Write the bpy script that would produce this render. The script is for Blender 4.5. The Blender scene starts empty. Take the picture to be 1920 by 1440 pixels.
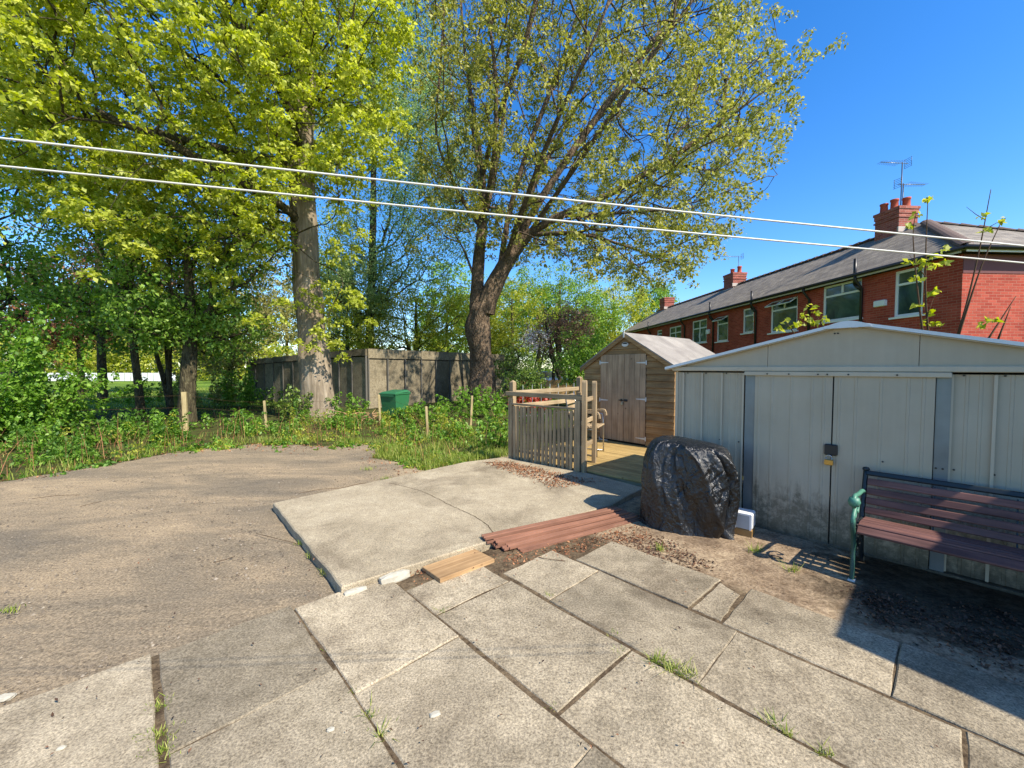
import bpy, math, random
import numpy as np
from mathutils import Vector, Matrix
from math import radians as R, sin, cos, pi

rnd = random.Random(7)
rng = np.random.default_rng(11)
sc = bpy.context.scene
COL = sc.collection

# ------------------------------------------------------------------ camera, sky, sun, exposure
CAM_H, F_PX = 1.65, 760.0
PITCH = math.atan(30 / 760)
cam_d = bpy.data.cameras.new('camera'); cam = bpy.data.objects.new('camera', cam_d); COL.objects.link(cam)
cam.location = (0, 0, CAM_H); cam.rotation_euler = (R(90) - PITCH, 0, 0)
cam_d.sensor_width = 36; cam_d.lens = 36 * F_PX / 1920; cam_d.clip_start = .05; cam_d.clip_end = 1500
sc.camera = cam

SUN_AZ, SUN_EL = 130.0, 45.0
wd = bpy.data.worlds.new('World'); sc.world = wd; wd.use_nodes = True
wn = wd.node_tree; bgn = wn.nodes['Background']
sky = wn.nodes.new('ShaderNodeTexSky'); sky.sky_type = 'NISHITA'; sky.sun_disc = False
sky.sun_elevation = R(SUN_EL); sky.sun_rotation = R(SUN_AZ)
sky.air_density = 1.0; sky.dust_density = 0.35; sky.ozone_density = 4.0; sky.altitude = 0
skh = wn.nodes.new('ShaderNodeHueSaturation'); skh.inputs['Saturation'].default_value = 1.32; skh.inputs['Hue'].default_value = .506; skh.inputs['Value'].default_value = 1.08
wn.links.new(sky.outputs[0], skh.inputs['Color']); wn.links.new(skh.outputs[0], bgn.inputs[0]); bgn.inputs[1].default_value = 0.15
sl = bpy.data.lights.new('sun', 'SUN'); sl.energy = 5.0; sl.angle = R(.5); sl.color = (1, .93, .80)
so = bpy.data.objects.new('sun', sl); COL.objects.link(so)
SV = Vector((sin(R(SUN_AZ)) * cos(R(SUN_EL)), cos(R(SUN_AZ)) * cos(R(SUN_EL)), sin(R(SUN_EL))))
so.rotation_euler = (-SV).to_track_quat('-Z', 'Y').to_euler(); so.location = (0, 0, 30)
sc.view_settings.view_transform = 'Standard'; sc.view_settings.look = 'None'
sc.view_settings.exposure = 0.78; sc.view_settings.gamma = 1.0; sc.view_settings.use_curve_mapping = False
sc.cycles.max_bounces = 6; sc.cycles.transparent_max_bounces = 6; sc.cycles.diffuse_bounces = 3
sc.cycles.glossy_bounces = 3; sc.cycles.transmission_bounces = 4
sc.cycles.use_denoising = True

# ------------------------------------------------------------------ measuring helpers (photo pixel -> place)
def ray(px, py):
    a = (px - 960) / F_PX; b = -(py - 720) / F_PX
    return Vector((a, cos(PITCH) + b * sin(PITCH), -sin(PITCH) + b * cos(PITCH)))
EYE = Vector((0, 0, CAM_H))
def G(px, py, z=0.0):
    d = ray(px, py); return EYE + d * ((z - CAM_H) / d.z)
def P(px, py, Y):
    d = ray(px, py); return EYE + d * (Y / d.y)
def on_plane(px, py, p0, n):
    d = ray(px, py); return EYE + d * ((p0 - EYE).dot(n) / d.dot(n))
UA = R(-43); UV = Vector((sin(UA), cos(UA), 0)); VV = Vector((cos(UA), -sin(UA), 0))
def W(u, v, z=0): return UV * u + VV * v + Vector((0, 0, z))

# ------------------------------------------------------------------ mesh helpers
class MB:
    def __init__(s): s.v = []; s.f = []; s.sm = []
    def add(s, vs, fs, smooth=False):
        n = len(s.v); s.v += [tuple(q) for q in vs]; s.f += [tuple(i + n for i in f) for f in fs]; s.sm += [smooth] * len(fs)
        return s
    def box(s, c, d, M=None, bev=0.0):
        x, y, z = d[0] / 2, d[1] / 2, d[2] / 2
        if bev <= 0:
            vs = [(-x,-y,-z),(x,-y,-z),(x,y,-z),(-x,y,-z),(-x,-y,z),(x,-y,z),(x,y,z),(-x,y,z)]
            fs = [(0,3,2,1),(4,5,6,7),(0,1,5,4),(1,2,6,5),(2,3,7,6),(3,0,4,7)]
        else:
            b = min(bev, x * .8, y * .8, z * .8)
            vs = []; fs = []
            rings = [(x-b,y-b,-z),(x,y,-z+b),(x,y,z-b),(x-b,y-b,z)]
            for (a, e, h) in rings:
                vs += [(-a,-e,h),(a,-e,h),(a,e,h),(-a,e,h)]
            fs = [(3,2,1,0),(12,13,14,15)]
            for k in range(3):
                for i in range(4):
                    j = (i + 1) % 4; fs.append((k*4+i, k*4+j, k*4+4+j, k*4+4+i))
        c = Vector(c)
        vs = [(M @ Vector(q) if M is not None else Vector(q)) + c for q in vs]
        return s.add(vs, fs)
    def bar(s, a, b, w, h, up=(0, 0, 1), bev=0.0):
        a = Vector(a); b = Vector(b); d = b - a; L = d.length; x = d.normalized(); u = Vector(up)
        y = u.cross(x)
        if y.length < 1e-4: y = Vector((0, 1, 0)).cross(x)
        y.normalize(); z = x.cross(y)
        return s.box((a + b) / 2, (L, w, h), Matrix((x, y, z)).transposed(), bev)
    def tube(s, pts, rad, n=8, cap=True, smooth=True, squash=None):
        pts = [Vector(q) for q in pts]; N = len(pts)
        rad = [rad] * N if not hasattr(rad, '__len__') else rad
        vs = []; fs = []; ref = None
        for i, p in enumerate(pts):
            t = (pts[min(i + 1, N - 1)] - pts[max(i - 1, 0)]).normalized()
            if ref is None:
                ref = Vector((0, 0, 1)) if abs(t.z) < .9 else Vector((1, 0, 0))
            a = (ref - t * ref.dot(t)).normalized(); b = t.cross(a); ref = a
            for k in range(n):
                an = 2 * pi * k / n
                vs.append(p + (a * cos(an) + b * sin(an)) * rad[i])
        for i in range(N - 1):
            for k in range(n):
                k2 = (k + 1) % n; fs.append((i*n+k, i*n+k2, (i+1)*n+k2, (i+1)*n+k))
        if cap: fs += [tuple(reversed(range(n))), tuple((N-1)*n + k for k in range(n))]
        return s.add(vs, fs, smooth)
    def prism(s, poly, z0, z1):
        n = len(poly); vs = [(p[0], p[1], z0) for p in poly] + [(p[0], p[1], z1) for p in poly]
        fs = [tuple(reversed(range(n))), tuple(range(n, 2*n))] + [(i, (i+1) % n, n+(i+1) % n, n+i) for i in range(n)]
        return s.add(vs, fs)
    def extr(s, poly, y0, y1):          # polygon in XZ, extruded along y (poly counter-clockwise seen from -y)
        n = len(poly); vs = [(p[0], y0, p[1]) for p in poly] + [(p[0], y1, p[1]) for p in poly]
        fs = [tuple(range(n)), tuple(reversed(range(n, 2*n)))] + [(i, n+i, n+(i+1) % n, (i+1) % n) for i in range(n)]
        return s.add(vs, fs)
    def lathe(s, prof, n=16, c=(0, 0, 0)):
        vs = []; fs = []
        for r, z in prof:
            for k in range(n): vs.append((c[0] + r*cos(2*pi*k/n), c[1] + r*sin(2*pi*k/n), c[2] + z))
        for i in range(len(prof) - 1):
            for k in range(n): fs.append((i*n+k, i*n+(k+1) % n, (i+1)*n+(k+1) % n, (i+1)*n+k))
        fs += [tuple(reversed(range(n))), tuple((len(prof)-1)*n + k for k in range(n))]
        return s.add(vs, fs, True)
    def build(s, name, mat, parent=None, uv=True):
        me = bpy.data.meshes.new(name); me.from_pydata(s.v, [], s.f)
        if any(s.sm): me.polygons.foreach_set('use_smooth', s.sm)
        if uv: boxuv(me)
        return link(name, me, mat, parent)

def boxuv(me):
    n = len(me.loops); nv = len(me.vertices)
    co = np.empty(nv * 3); me.vertices.foreach_get('co', co); co = co.reshape(-1, 3)
    li = np.empty(n, int); me.loops.foreach_get('vertex_index', li)
    npoly = len(me.polygons); nr = np.empty(npoly * 3); me.polygons.foreach_get('normal', nr); nr = nr.reshape(-1, 3)
    tot = np.empty(npoly, int); me.polygons.foreach_get('loop_total', tot)
    nl = np.abs(np.repeat(nr, tot, axis=0)); ax = nl.argmax(1); q = co[li]
    uv = np.where((ax == 0)[:, None], q[:, [1, 2]], np.where((ax == 1)[:, None], q[:, [0, 2]], q[:, [0, 1]]))
    l = me.uv_layers.new(name='UVMap'); l.data.foreach_set('uv', uv.astype(np.float32).ravel())

def link(name, me, mat, parent=None):
    o = bpy.data.objects.new(name, me); COL.objects.link(o)
    if mat is not None: me.materials.append(mat)
    if parent is not None: o.parent = parent
    return o
def npmesh(name, v, quads, mat, parent=None, smooth=False):
    me = bpy.data.meshes.new(name); v = np.asarray(v, np.float32); q = np.asarray(quads, np.int32)
    me.vertices.add(len(v)); me.vertices.foreach_set('co', v.ravel())
    k = q.shape[1]; me.loops.add(q.size); me.loops.foreach_set('vertex_index', q.ravel())
    me.polygons.add(len(q)); me.polygons.foreach_set('loop_start', np.arange(0, q.size, k, dtype=np.int32))
    me.polygons.foreach_set('loop_total', np.full(len(q), k, np.int32))
    if smooth: me.polygons.foreach_set('use_smooth', np.ones(len(q), bool))
    me.update(calc_edges=True)
    return link(name, me, mat, parent)
def tag(o, label=None, cat=None, group=None, kind=None):
    if label: o['label'] = label
    if cat: o['category'] = cat
    if group: o['group'] = group
    if kind: o['kind'] = kind
    return o
def thing(name, label, cat, loc=(0, 0, 0), rz=0.0, group=None):
    o = bpy.data.objects.new(name, None); COL.objects.link(o); o.location = loc; o.rotation_euler = (0, 0, rz); o.empty_display_size = .1
    return tag(o, label, cat, group)
def struct(o): o['kind'] = 'structure'; return o
def copyo(o, parent=None):
    c = o.copy(); COL.objects.link(c); c.parent = parent; return c

# ------------------------------------------------------------------ material helpers
def lin(r, g, b):
    f = lambda c: (c/255/12.92) if c/255 <= .04045 else ((c/255+.055)/1.055)**2.4
    return (f(r), f(g), f(b), 1)
class NT:
    def __init__(s, name):
        s.m = bpy.data.materials.new(name); s.m.use_nodes = True; s.t = s.m.node_tree; s.n = s.t.nodes
        s.b = s.n['Principled BSDF']; s.out = s.n['Material Output']
    def N(s, t, **kw):
        n = s.n.new(t)
        for k, v in kw.items():
            if k.startswith('i_'): n.inputs[int(k[2:]) if k[2:].isdigit() else k[2:]].default_value = v
            else: setattr(n, k, v)
        return n
    def L(s, a, b): s.t.links.new(a, b)
    def coord(s, kind='Object', scale=None):
        c = s.N('ShaderNodeTexCoord').outputs[kind]
        if scale:
            m = s.N('ShaderNodeMapping'); m.inputs['Scale'].default_value = scale; s.L(c, m.inputs[0]); c = m.outputs[0]
        return c
    def noise(s, vec, scale, detail=4, rough=.6, dist=0):
        n = s.N('ShaderNodeTexNoise'); n.inputs['Scale'].default_value = scale; n.inputs['Detail'].default_value = detail
        n.inputs['Roughness'].default_value = rough; n.inputs['Distortion'].default_value = dist
        s.L(vec, n.inputs['Vector']); return n.outputs[0]
    def ramp(s, fac, stops):
        r = s.N('ShaderNodeValToRGB'); e = r.color_ramp.elements
        while len(e) < len(stops): e.new(.5)
        for i, (p, c) in enumerate(stops): e[i].position = p; e[i].color = c if len(c) == 4 else (*c, 1)
        s.L(fac, r.inputs[0]); return r.outputs[0]
    def mix(s, fac, a, b, mode='MIX'):
        m = s.N('ShaderNodeMix', data_type='RGBA', blend_type=mode)
        for sock, val in ((m.inputs[0], fac), (m.inputs[6], a), (m.inputs[7], b)):
            if hasattr(val, 'links'): s.L(val, sock)
            else: sock.default_value = val
        return m.outputs[2]
    def math(s, op, a, b=0.0, clamp=False):
        m = s.N('ShaderNodeMath', operation=op); m.use_clamp = clamp
        for sock, val in ((m.inputs[0], a), (m.inputs[1], b)):
            if hasattr(val, 'links'): s.L(val, sock)
            else: sock.default_value = val
        return m.outputs[0]
    def bump(s, h, strength=.4, dist=.01, prev=None):
        b = s.N('ShaderNodeBump'); b.inputs['Strength'].default_value = strength; b.inputs['Distance'].default_value = dist
        s.L(h, b.inputs['Height'])
        if prev is not None: s.L(prev, b.inputs['Normal'])
        return b.outputs[0]
    def fin(s, col=None, rough=.8, normal=None, spec=.3, metal=0.0):
        if col is not None:
            if hasattr(col, 'links'): s.L(col, s.b.inputs['Base Color'])
            else: s.b.inputs['Base Color'].default_value = col
        if hasattr(rough, 'links'): s.L(rough, s.b.inputs['Roughness'])
        else: s.b.inputs['Roughness'].default_value = rough
        s.b.inputs['Specular IOR Level'].default_value = spec; s.b.inputs['Metallic'].default_value = metal
        if normal is not None: s.L(normal, s.b.inputs['Normal'])
        return s.m
    def rand(s): return s.N('ShaderNodeObjectInfo').outputs['Random']
    def hsv(s, col, val, sat=1.0):
        h = s.N('ShaderNodeHueSaturation'); s.L(col, h.inputs['Color'])
        if hasattr(val, 'links'): s.L(val, h.inputs['Value'])
        else: h.inputs['Value'].default_value = val
        h.inputs['Saturation'].default_value = sat
        return h.outputs[0]
    def objvar(s, col, lo=.85, hi=1.15):
        return s.hsv(col, s.math('ADD', s.math('MULTIPLY', s.rand(), hi - lo), lo))
    def worldpos(s): return s.N('ShaderNodeNewGeometry').outputs['Position']

def plain(name, col, rough=.6, spec=.4, metal=0.0, var=.12, scale=30, bump=.15):
    t = NT(name); c = t.coord(); n = t.noise(c, scale, 5)
    k = t.hsv(t.mix(0.0, col, col), t.math('ADD', t.math('MULTIPLY', n, var * 2), 1 - var))
    return t.fin(k, rough, t.bump(n, bump, .003), spec, metal)

def concrete(name, c1, c2, c3, sp=1.0, obj=True, mk=.72):
    t = NT(name); p = t.worldpos()
    big = t.noise(p, 1.4, 5, .62, .4); mid = t.noise(p, 9, 5, .7); fine = t.noise(p, 85 * sp, 4, .75); vf = t.noise(p, 240, 2, .7)
    base = t.ramp(big, [(.3, c1), (.5, c2), (.72, c3)])
    sp1 = t.ramp(fine, [(.34, (.46, .44, .42)), (.5, (.92, .92, .92)), (.66, (1.42, 1.39, 1.34))])
    c = t.mix(1.0, base, sp1, 'MULTIPLY')
    c = t.mix(1.0, c, t.ramp(mid, [(.3, (mk, mk*.98, mk*.95)), (.6, (1.06, 1.06, 1.06))]), 'MULTIPLY')
    st = t.ramp(t.noise(p, 1.1, 5, .65, .6), [(.52, (0, 0, 0)), (.66, (1, 1, 1))])
    c = t.mix(t.math('MULTIPLY', st, .78), c, t.mix(1.0, c, (.55, .53, .52, 1), 'MULTIPLY'))
    if obj: c = t.objvar(c, .70, 1.16)
    h = t.math('ADD', fine, t.math('MULTIPLY', vf, .5))
    return t.fin(c, .9, t.bump(h, .75, .006), .2)

def wood(name, c1, c2, axis='x', rough=.8, obj=.25, knots=True, dirt=None):
    t = NT(name); c = t.coord('Object')
    off = t.N('ShaderNodeVectorMath', operation='ADD'); t.L(c, off.inputs[0])
    cmb = t.N('ShaderNodeCombineXYZ'); r = t.math('MULTIPLY', t.rand(), 37.0)
    for i in range(3): t.L(r, cmb.inputs[i])
    t.L(cmb.outputs[0], off.inputs[1])
    sc_ = {'x': (1.6, 38, 38), 'y': (38, 1.6, 38), 'z': (38, 38, 1.6)}[axis]
    m = t.N('ShaderNodeMapping'); m.inputs['Scale'].default_value = sc_; t.L(off.outputs[0], m.inputs[0])
    g = t.noise(m.outputs[0], 1.0, 6, .65, .6); big = t.noise(off.outputs[0], 2.2, 4)
    k = t.ramp(g, [(.28, c1), (.7, c2)])
    k = t.mix(1.0, k, t.ramp(big, [(.3, (.72, .7, .68)), (.7, (1.15, 1.13, 1.1))]), 'MULTIPLY')
    if knots:
        v = t.N('ShaderNodeTexVoronoi'); v.inputs['Scale'].default_value = 3.3; t.L(off.outputs[0], v.inputs['Vector'])
        kn = t.ramp(v.outputs['Distance'], [(.035, (.25, .2, .16)), (.075, (1, 1, 1))]); k = t.mix(.8, k, kn, 'MULTIPLY')
    k = t.objvar(k, 1 - obj, 1 + obj)
    return t.fin(k, rough, t.bump(g, .4, .004), .25)

def leafmat(name, c1, c2, c3, trans=.4, rough=.5):
    t = NT(name)
    ri = t.N('ShaderNodeNewGeometry').outputs['Random Per Island']
    k = t.ramp(ri, [(.0, c1), (.55, c2), (1., c3)])
    t.fin(k, rough, None, .35)
    tr = t.N('ShaderNodeBsdfTranslucent'); t.L(t.hsv(k, 1.35, 1.1), tr.inputs[0])
    mx = t.N('ShaderNodeMixShader'); mx.inputs[0].default_value = trans
    t.L(t.b.outputs[0], mx.inputs[1]); t.L(tr.outputs[0], mx.inputs[2]); t.L(mx.outputs[0], t.out.inputs[0])
    return t.m

def bark(name, c1, c2, c3, zs=.25, sc_=9, vk=.6):
    t = NT(name); p = t.coord('Object', (1, 1, zs))
    a = t.noise(p, sc_, 6, .68, .5); v = t.N('ShaderNodeTexVoronoi', feature='DISTANCE_TO_EDGE'); v.inputs['Scale'].default_value = sc_ * 1.3
    t.L(p, v.inputs['Vector']); big = t.noise(t.coord('Object'), 1.6, 4)
    k = t.ramp(a, [(.3, c1), (.52, c2), (.72, c3)])
    k = t.mix(1.0, k, t.ramp(big, [(.3, (.75, .74, .7)), (.7, (1.12, 1.1, 1.08))]), 'MULTIPLY')
    k = t.mix(vk, k, t.ramp(v.outputs['Distance'], [(0, (.45, .42, .4)), (.12, (1, 1, 1))]), 'MULTIPLY')
    h = t.math('ADD', a, t.math('MINIMUM', t.math('MULTIPLY', v.outputs['Distance'], 3.0*vk), .5))
    return t.fin(k, .92, t.bump(h, .9, .04), .15)

M = {}
M['slab'] = concrete('paving_concrete', lin(138,127,107), lin(163,150,127), lin(184,170,144))
M['pad'] = concrete('pad_concrete', lin(146,134,112), lin(166,153,129), lin(180,167,142), 1.3, False, .9)
M['stone'] = plain('white_painted_stone', lin(172,166,150), .9, .15, var=.35, scale=22, bump=.8)
def drive_mat():
    t = NT('drive_tarmac_and_dirt'); p = t.worldpos(); pm = t.N('ShaderNodeMapping'); pm.inputs['Rotation'].default_value = (0, 0, R(-25)); pm.inputs['Scale'].default_value = (.55, 1.5, 1); t.L(p, pm.inputs[0])
    big = t.noise(pm.outputs[0], .9, 6, .62, .8); mid = t.noise(pm.outputs[0], 5, 6, .72); fine = t.noise(p, 60, 4, .8); vf = t.noise(p, 170, 3, .7)
    k = t.ramp(big, [(.3, lin(118,108,93)), (.46, lin(138,124,103)), (.6, lin(158,140,114)), (.72, lin(172,153,124))])
    k = t.mix(1.0, k, t.ramp(mid, [(.3, (.8, .8, .81)), (.52, (1, 1, 1)), (.75, (1.12, 1.09, 1.05))]), 'MULTIPLY')
    k = t.mix(1.0, k, t.ramp(fine, [(.33, (.42, .40, .39)), (.52, (.98, .98, .98)), (.68, (1.6, 1.55, 1.48))]), 'MULTIPLY')
    v = t.N('ShaderNodeTexVoronoi'); v.inputs['Scale'].default_value = 22; t.L(p, v.inputs['Vector'])
    chips = t.math('MULTIPLY', t.ramp(v.outputs['Distance'], [(.09, (1, 1, 1)), (.13, (0, 0, 0))]), t.ramp(t.noise(p, 1.3, 3), [(.5, (0, 0, 0)), (.66, (1, 1, 1))]))
    k = t.mix(t.math('MULTIPLY', chips, .4), k, lin(190,180,164))
    h = t.math('ADD', t.math('ADD', fine, t.math('MULTIPLY', mid, 1.5)), t.math('MULTIPLY', vf, .4))
    return t.fin(k, .93, t.bump(h, .8, .012), .15)
M['drive'] = drive_mat()
def dirt_mat():
    t = NT('dry_dirt'); p = t.worldpos()
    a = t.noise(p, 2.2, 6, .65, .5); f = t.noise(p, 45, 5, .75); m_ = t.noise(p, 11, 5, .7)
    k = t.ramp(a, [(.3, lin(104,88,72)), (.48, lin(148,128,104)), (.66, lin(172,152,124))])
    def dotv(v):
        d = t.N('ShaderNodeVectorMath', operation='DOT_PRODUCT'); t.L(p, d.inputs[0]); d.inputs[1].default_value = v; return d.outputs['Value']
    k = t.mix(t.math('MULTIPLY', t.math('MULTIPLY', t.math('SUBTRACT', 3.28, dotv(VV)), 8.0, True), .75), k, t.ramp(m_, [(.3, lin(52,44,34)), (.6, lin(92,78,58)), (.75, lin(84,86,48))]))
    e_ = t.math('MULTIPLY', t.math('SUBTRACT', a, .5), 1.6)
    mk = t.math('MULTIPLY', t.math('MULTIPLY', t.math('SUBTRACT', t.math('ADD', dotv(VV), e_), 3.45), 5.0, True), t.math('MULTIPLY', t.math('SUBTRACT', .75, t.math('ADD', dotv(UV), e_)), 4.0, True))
    k = t.mix(t.math('MULTIPLY', mk, .85), k, t.ramp(m_, [(.3, lin(36,32,26)), (.7, lin(74,64,50))]))  # dark soil beside the bench, its colour also deepening the shade there
    k = t.mix(1.0, k, t.ramp(f, [(.34, (.5, .47, .45)), (.55, (1, 1, 1)), (.7, (1.3, 1.27, 1.22))]), 'MULTIPLY')
    k = t.mix(1.0, k, t.ramp(m_, [(.32, (.62, .58, .55)), (.55, (1.05, 1.05, 1.05))]), 'MULTIPLY')
    return t.fin(k, .95, t.bump(t.math('ADD', f, m_), .8, .012), .1)
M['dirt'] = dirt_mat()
def lawn_mat():
    t = NT('lawn'); p = t.worldpos(); a = t.noise(p, .25, 5, .6); f = t.noise(p, 14, 5, .75)
    k = t.ramp(a, [(.35, lin(74,98,34)), (.55, lin(104,130,40)), (.72, lin(126,148,58))])
    k = t.mix(1.0, k, t.ramp(f, [(.3, (.55, .55, .5)), (.7, (1.3, 1.3, 1.2))]), 'MULTIPLY')
    return t.fin(k, .9, t.bump(f, .6, .05), .15)
M['lawn'] = lawn_mat()
def soil_mat():
    t = NT('undergrowth_soil'); p = t.worldpos(); a = t.noise(p, 3, 6, .7); f = t.noise(p, 30, 5, .75)  # brown to green soil, its own colour
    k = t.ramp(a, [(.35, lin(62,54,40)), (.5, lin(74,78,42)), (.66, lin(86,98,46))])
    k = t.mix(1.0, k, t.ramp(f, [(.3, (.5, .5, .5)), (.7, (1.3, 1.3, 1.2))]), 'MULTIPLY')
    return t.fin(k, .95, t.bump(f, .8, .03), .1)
M['soil'] = soil_mat()

M['shed_wood'] = wood('shed_cladding', lin(124,94,60), lin(178,142,96), 'x', obj=.16)
M['door_wood'] = wood('shed_door_wood', lin(142,118,92), lin(184,158,128), 'z', obj=.14)
M['fence_wood'] = wood('weathered_fence_wood', lin(122,104,78), lin(178,156,122), 'z', obj=.18, knots=False)
M['rail_wood'] = wood('weathered_rail_wood', lin(122,104,78), lin(180,158,124), 'x', obj=.12, knots=False)
M['rail_wood_y'] = wood('weathered_side_rail_wood', lin(122,104,78), lin(184,164,130), 'y', obj=.12, knots=False)
M['deck_wood'] = wood('deck_wood', lin(136,112,68), lin(188,160,104), 'x', obj=.16)
M['post_wood'] = wood('post_wood', lin(140,122,86), lin(180,164,120), 'z', obj=.15, knots=False)
M['plank_wood'] = wood('pale_plank_wood', lin(142,112,78), lin(190,156,114), 'x', obj=.05)
M['bench_slat'] = wood('bench_slat_wood', lin(74,50,48), lin(126,90,82), 'x', obj=.16, knots=False, rough=.6)
def felt_mat():
    t = NT('roof_felt'); p = t.coord('Object'); a = t.noise(p, 1.6, 5, .6, .5); f = t.noise(p, 120, 3, .7)
    k = t.ramp(a, [(.3, lin(124,117,110)), (.55, lin(146,139,130)), (.75, lin(166,158,148))])
    k = t.mix(1.0, k, t.ramp(f, [(.3, (.75, .75, .75)), (.7, (1.15, 1.15, 1.15))]), 'MULTIPLY')
    return t.fin(k, .95, t.bump(f, .4, .004), .1)
M['felt'] = felt_mat()

def metalpanel(name, c1, c2, dirt=True, rough=.45, metal=.0, spec=.45):
    t = NT(name); p = t.worldpos(); a = t.noise(p, 2.0, 5, .6); st = t.noise(t.coord('Object', (14, 14, .8)), 2.0, 4, .6)
    k = t.ramp(a, [(.3, c1), (.7, c2)]); k = t.mix(.16, k, t.ramp(st, [(.3, (.75, .74, .72)), (.7, (1.1, 1.1, 1.1))]), 'MULTIPLY')
    if dirt:
        z = t.N('ShaderNodeSeparateXYZ'); t.L(p, z.inputs[0]); zz = z.outputs[2]
        n1 = t.noise(t.coord('Object', (4, 4, 1.1)), 2.4, 7, .7, .3); n2 = t.noise(p, 16, 6, .75)
        lvl = t.math('SUBTRACT', t.math('ADD', .02, t.math('MULTIPLY', n1, 1.0)), zz)
        msk = t.math('MULTIPLY', t.math('MULTIPLY', t.math('ADD', lvl, .0), 5.0, True), t.ramp(n2, [(.36, (.15, .15, .15)), (.55, (1, 1, 1))]))
        moss = t.ramp(n2, [(.35, lin(40,40,28)), (.6, lin(74,71,54)), (.75, lin(112,106,90))])
        k = t.mix(t.math('MULTIPLY', msk, .72), k, moss)
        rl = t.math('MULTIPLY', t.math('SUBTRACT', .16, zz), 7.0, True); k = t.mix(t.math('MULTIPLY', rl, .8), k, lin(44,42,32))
    dn = t.noise(p, 3.5, 2, .4); return t.fin(k, rough, t.bump(dn, .35, .03, t.bump(a, .15, .02)), spec, metal)
M['panel'] = metalpanel('painted_steel_panel', lin(168,155,132), lin(180,167,144))
M['trim'] = metalpanel('painted_steel_trim', lin(182,167,142), lin(194,179,154), False)
M['gable'] = metalpanel('painted_steel_gable', lin(170,155,131), lin(182,167,143), False)
M['galv'] = metalpanel('galvanised_steel', lin(110,114,114), lin(138,142,140), False, .4, .35)
M['roofwhite'] = metalpanel('white_steel_roof', lin(205,207,206), lin(222,224,222), False, .35)
M['rubber'] = plain('dark_gap_lining', lin(30,28,26), .9)
M['screw'] = plain('dark_screw_head', lin(50,44,38), .6, .5)
M['black_plastic'] = plain('black_plastic', lin(28,28,30), .45, .5)
M['brass'] = plain('brass', lin(190,150,80), .35, .5, .8)
M['steel'] = plain('steel', lin(170,170,170), .3, .5, .9)
M['white_metal'] = plain('white_hinge_steel', lin(208,204,194), .5)
M['green_plastic'] = plain('green_plastic', lin(44,100,62), .45, .45, var=.1, scale=8)
M['white_plastic'] = plain('white_plastic', lin(226,226,224), .4, .5, var=.04)
M['tub_brown'] = plain('brown_water_stained_plastic', lin(150,116,70), .5)
M['redboard'] = wood('red_composite_board', lin(118,84,68), lin(152,110,90), 'x', obj=.08, knots=False, rough=.75)
M['iron_black'] = plain('dark_green_black_iron', lin(26,34,36), .45, .5)
M['iron_green'] = plain('green_painted_iron', lin(70,122,102), .5, .5, var=.3, scale=40, bump=.4)
M['iron_dkgreen'] = plain('dark_green_painted_iron', lin(40,74,62), .5, .5, var=.3, scale=40, bump=.4)
M['line'] = plain('white_plastic_line', lin(214,210,198), .55, var=.2, scale=6)
M['upvc'] = plain('white_upvc', lin(232,232,230), .35, .5, var=.03)
M['black_pipe'] = plain('black_painted_pipe', lin(26,24,26), .4, .5)
M['fascia'] = plain('pale_soffit_board', lin(196,190,180), .6)
M['fascia_brown'] = plain('brown_render_band', lin(104,60,60), .8)
M['clay'] = plain('terracotta_clay', lin(168,84,64), .8, .2, var=.2)
M['lead'] = plain('lead_flashing', lin(150,146,148), .6)
M['mortar'] = plain('pale_mortar_flashing', lin(190,176,164), .9)
M['ridge'] = plain('red_ridge_tile', lin(104,88,80), .8, .2, var=.35, scale=12)
M['petal'] = leafmat('red_flower_petals', lin(150,48,32), lin(176,74,52), lin(160,58,44), .3)
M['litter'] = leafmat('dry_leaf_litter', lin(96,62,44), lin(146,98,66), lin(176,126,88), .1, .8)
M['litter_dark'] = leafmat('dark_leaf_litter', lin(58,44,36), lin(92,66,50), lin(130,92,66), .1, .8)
M['twig'] = plain('dead_twig', lin(84,66,50), .9, .1, var=.3)
def glass_mat():
    t = NT('window_glass'); k = t.ramp(t.noise(t.coord('Object'), 1.3, 4, .6, 1.0), [(.35, lin(40,58,58)), (.65, lin(72,96,88))])  # mottled grey-green in the colour stands in for reflected trees
    return t.fin(k, .06, None, .8)
M['glass'] = glass_mat()
def brick_mat(name, c1, c2, mort):
    t = NT(name); uv = t.coord('UV')
    b = t.N('ShaderNodeTexBrick'); b.offset = .5; b.inputs['Scale'].default_value = 1.0
    b.inputs['Brick Width'].default_value = .225; b.inputs['Row Height'].default_value = .075; b.inputs['Mortar Size'].default_value = .006; b.inputs['Mortar Smooth'].default_value = .2
    b.inputs['Color1'].default_value = c1; b.inputs['Color2'].default_value = c2; b.inputs['Mortar'].default_value = mort; b.inputs['Bias'].default_value = -.1
    t.L(uv, b.inputs['Vector']); n = t.noise(uv, 1.2, 5, .6); f = t.noise(uv, 60, 4, .7)
    k = t.mix(1.0, b.outputs['Color'], t.ramp(n, [(.3, (.8, .8, .8)), (.7, (1.15, 1.15, 1.15))]), 'MULTIPLY')
    k = t.mix(1.0, k, t.ramp(f, [(.3, (.8, .78, .76)), (.7, (1.15, 1.15, 1.15))]), 'MULTIPLY')
    h = t.math('ADD', t.math('MULTIPLY', b.outputs['Fac'], -1.0), t.math('MULTIPLY', f, .3))
    return t.fin(k, .85, t.bump(h, .8, .01), .2)
M['brick'] = brick_mat('red_brick', lin(156,62,48), lin(184,86,68), lin(178,122,104))
M['brick_ch'] = brick_mat('chimney_brick', lin(150,80,68), lin(176,104,90), lin(178,150,136))
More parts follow.
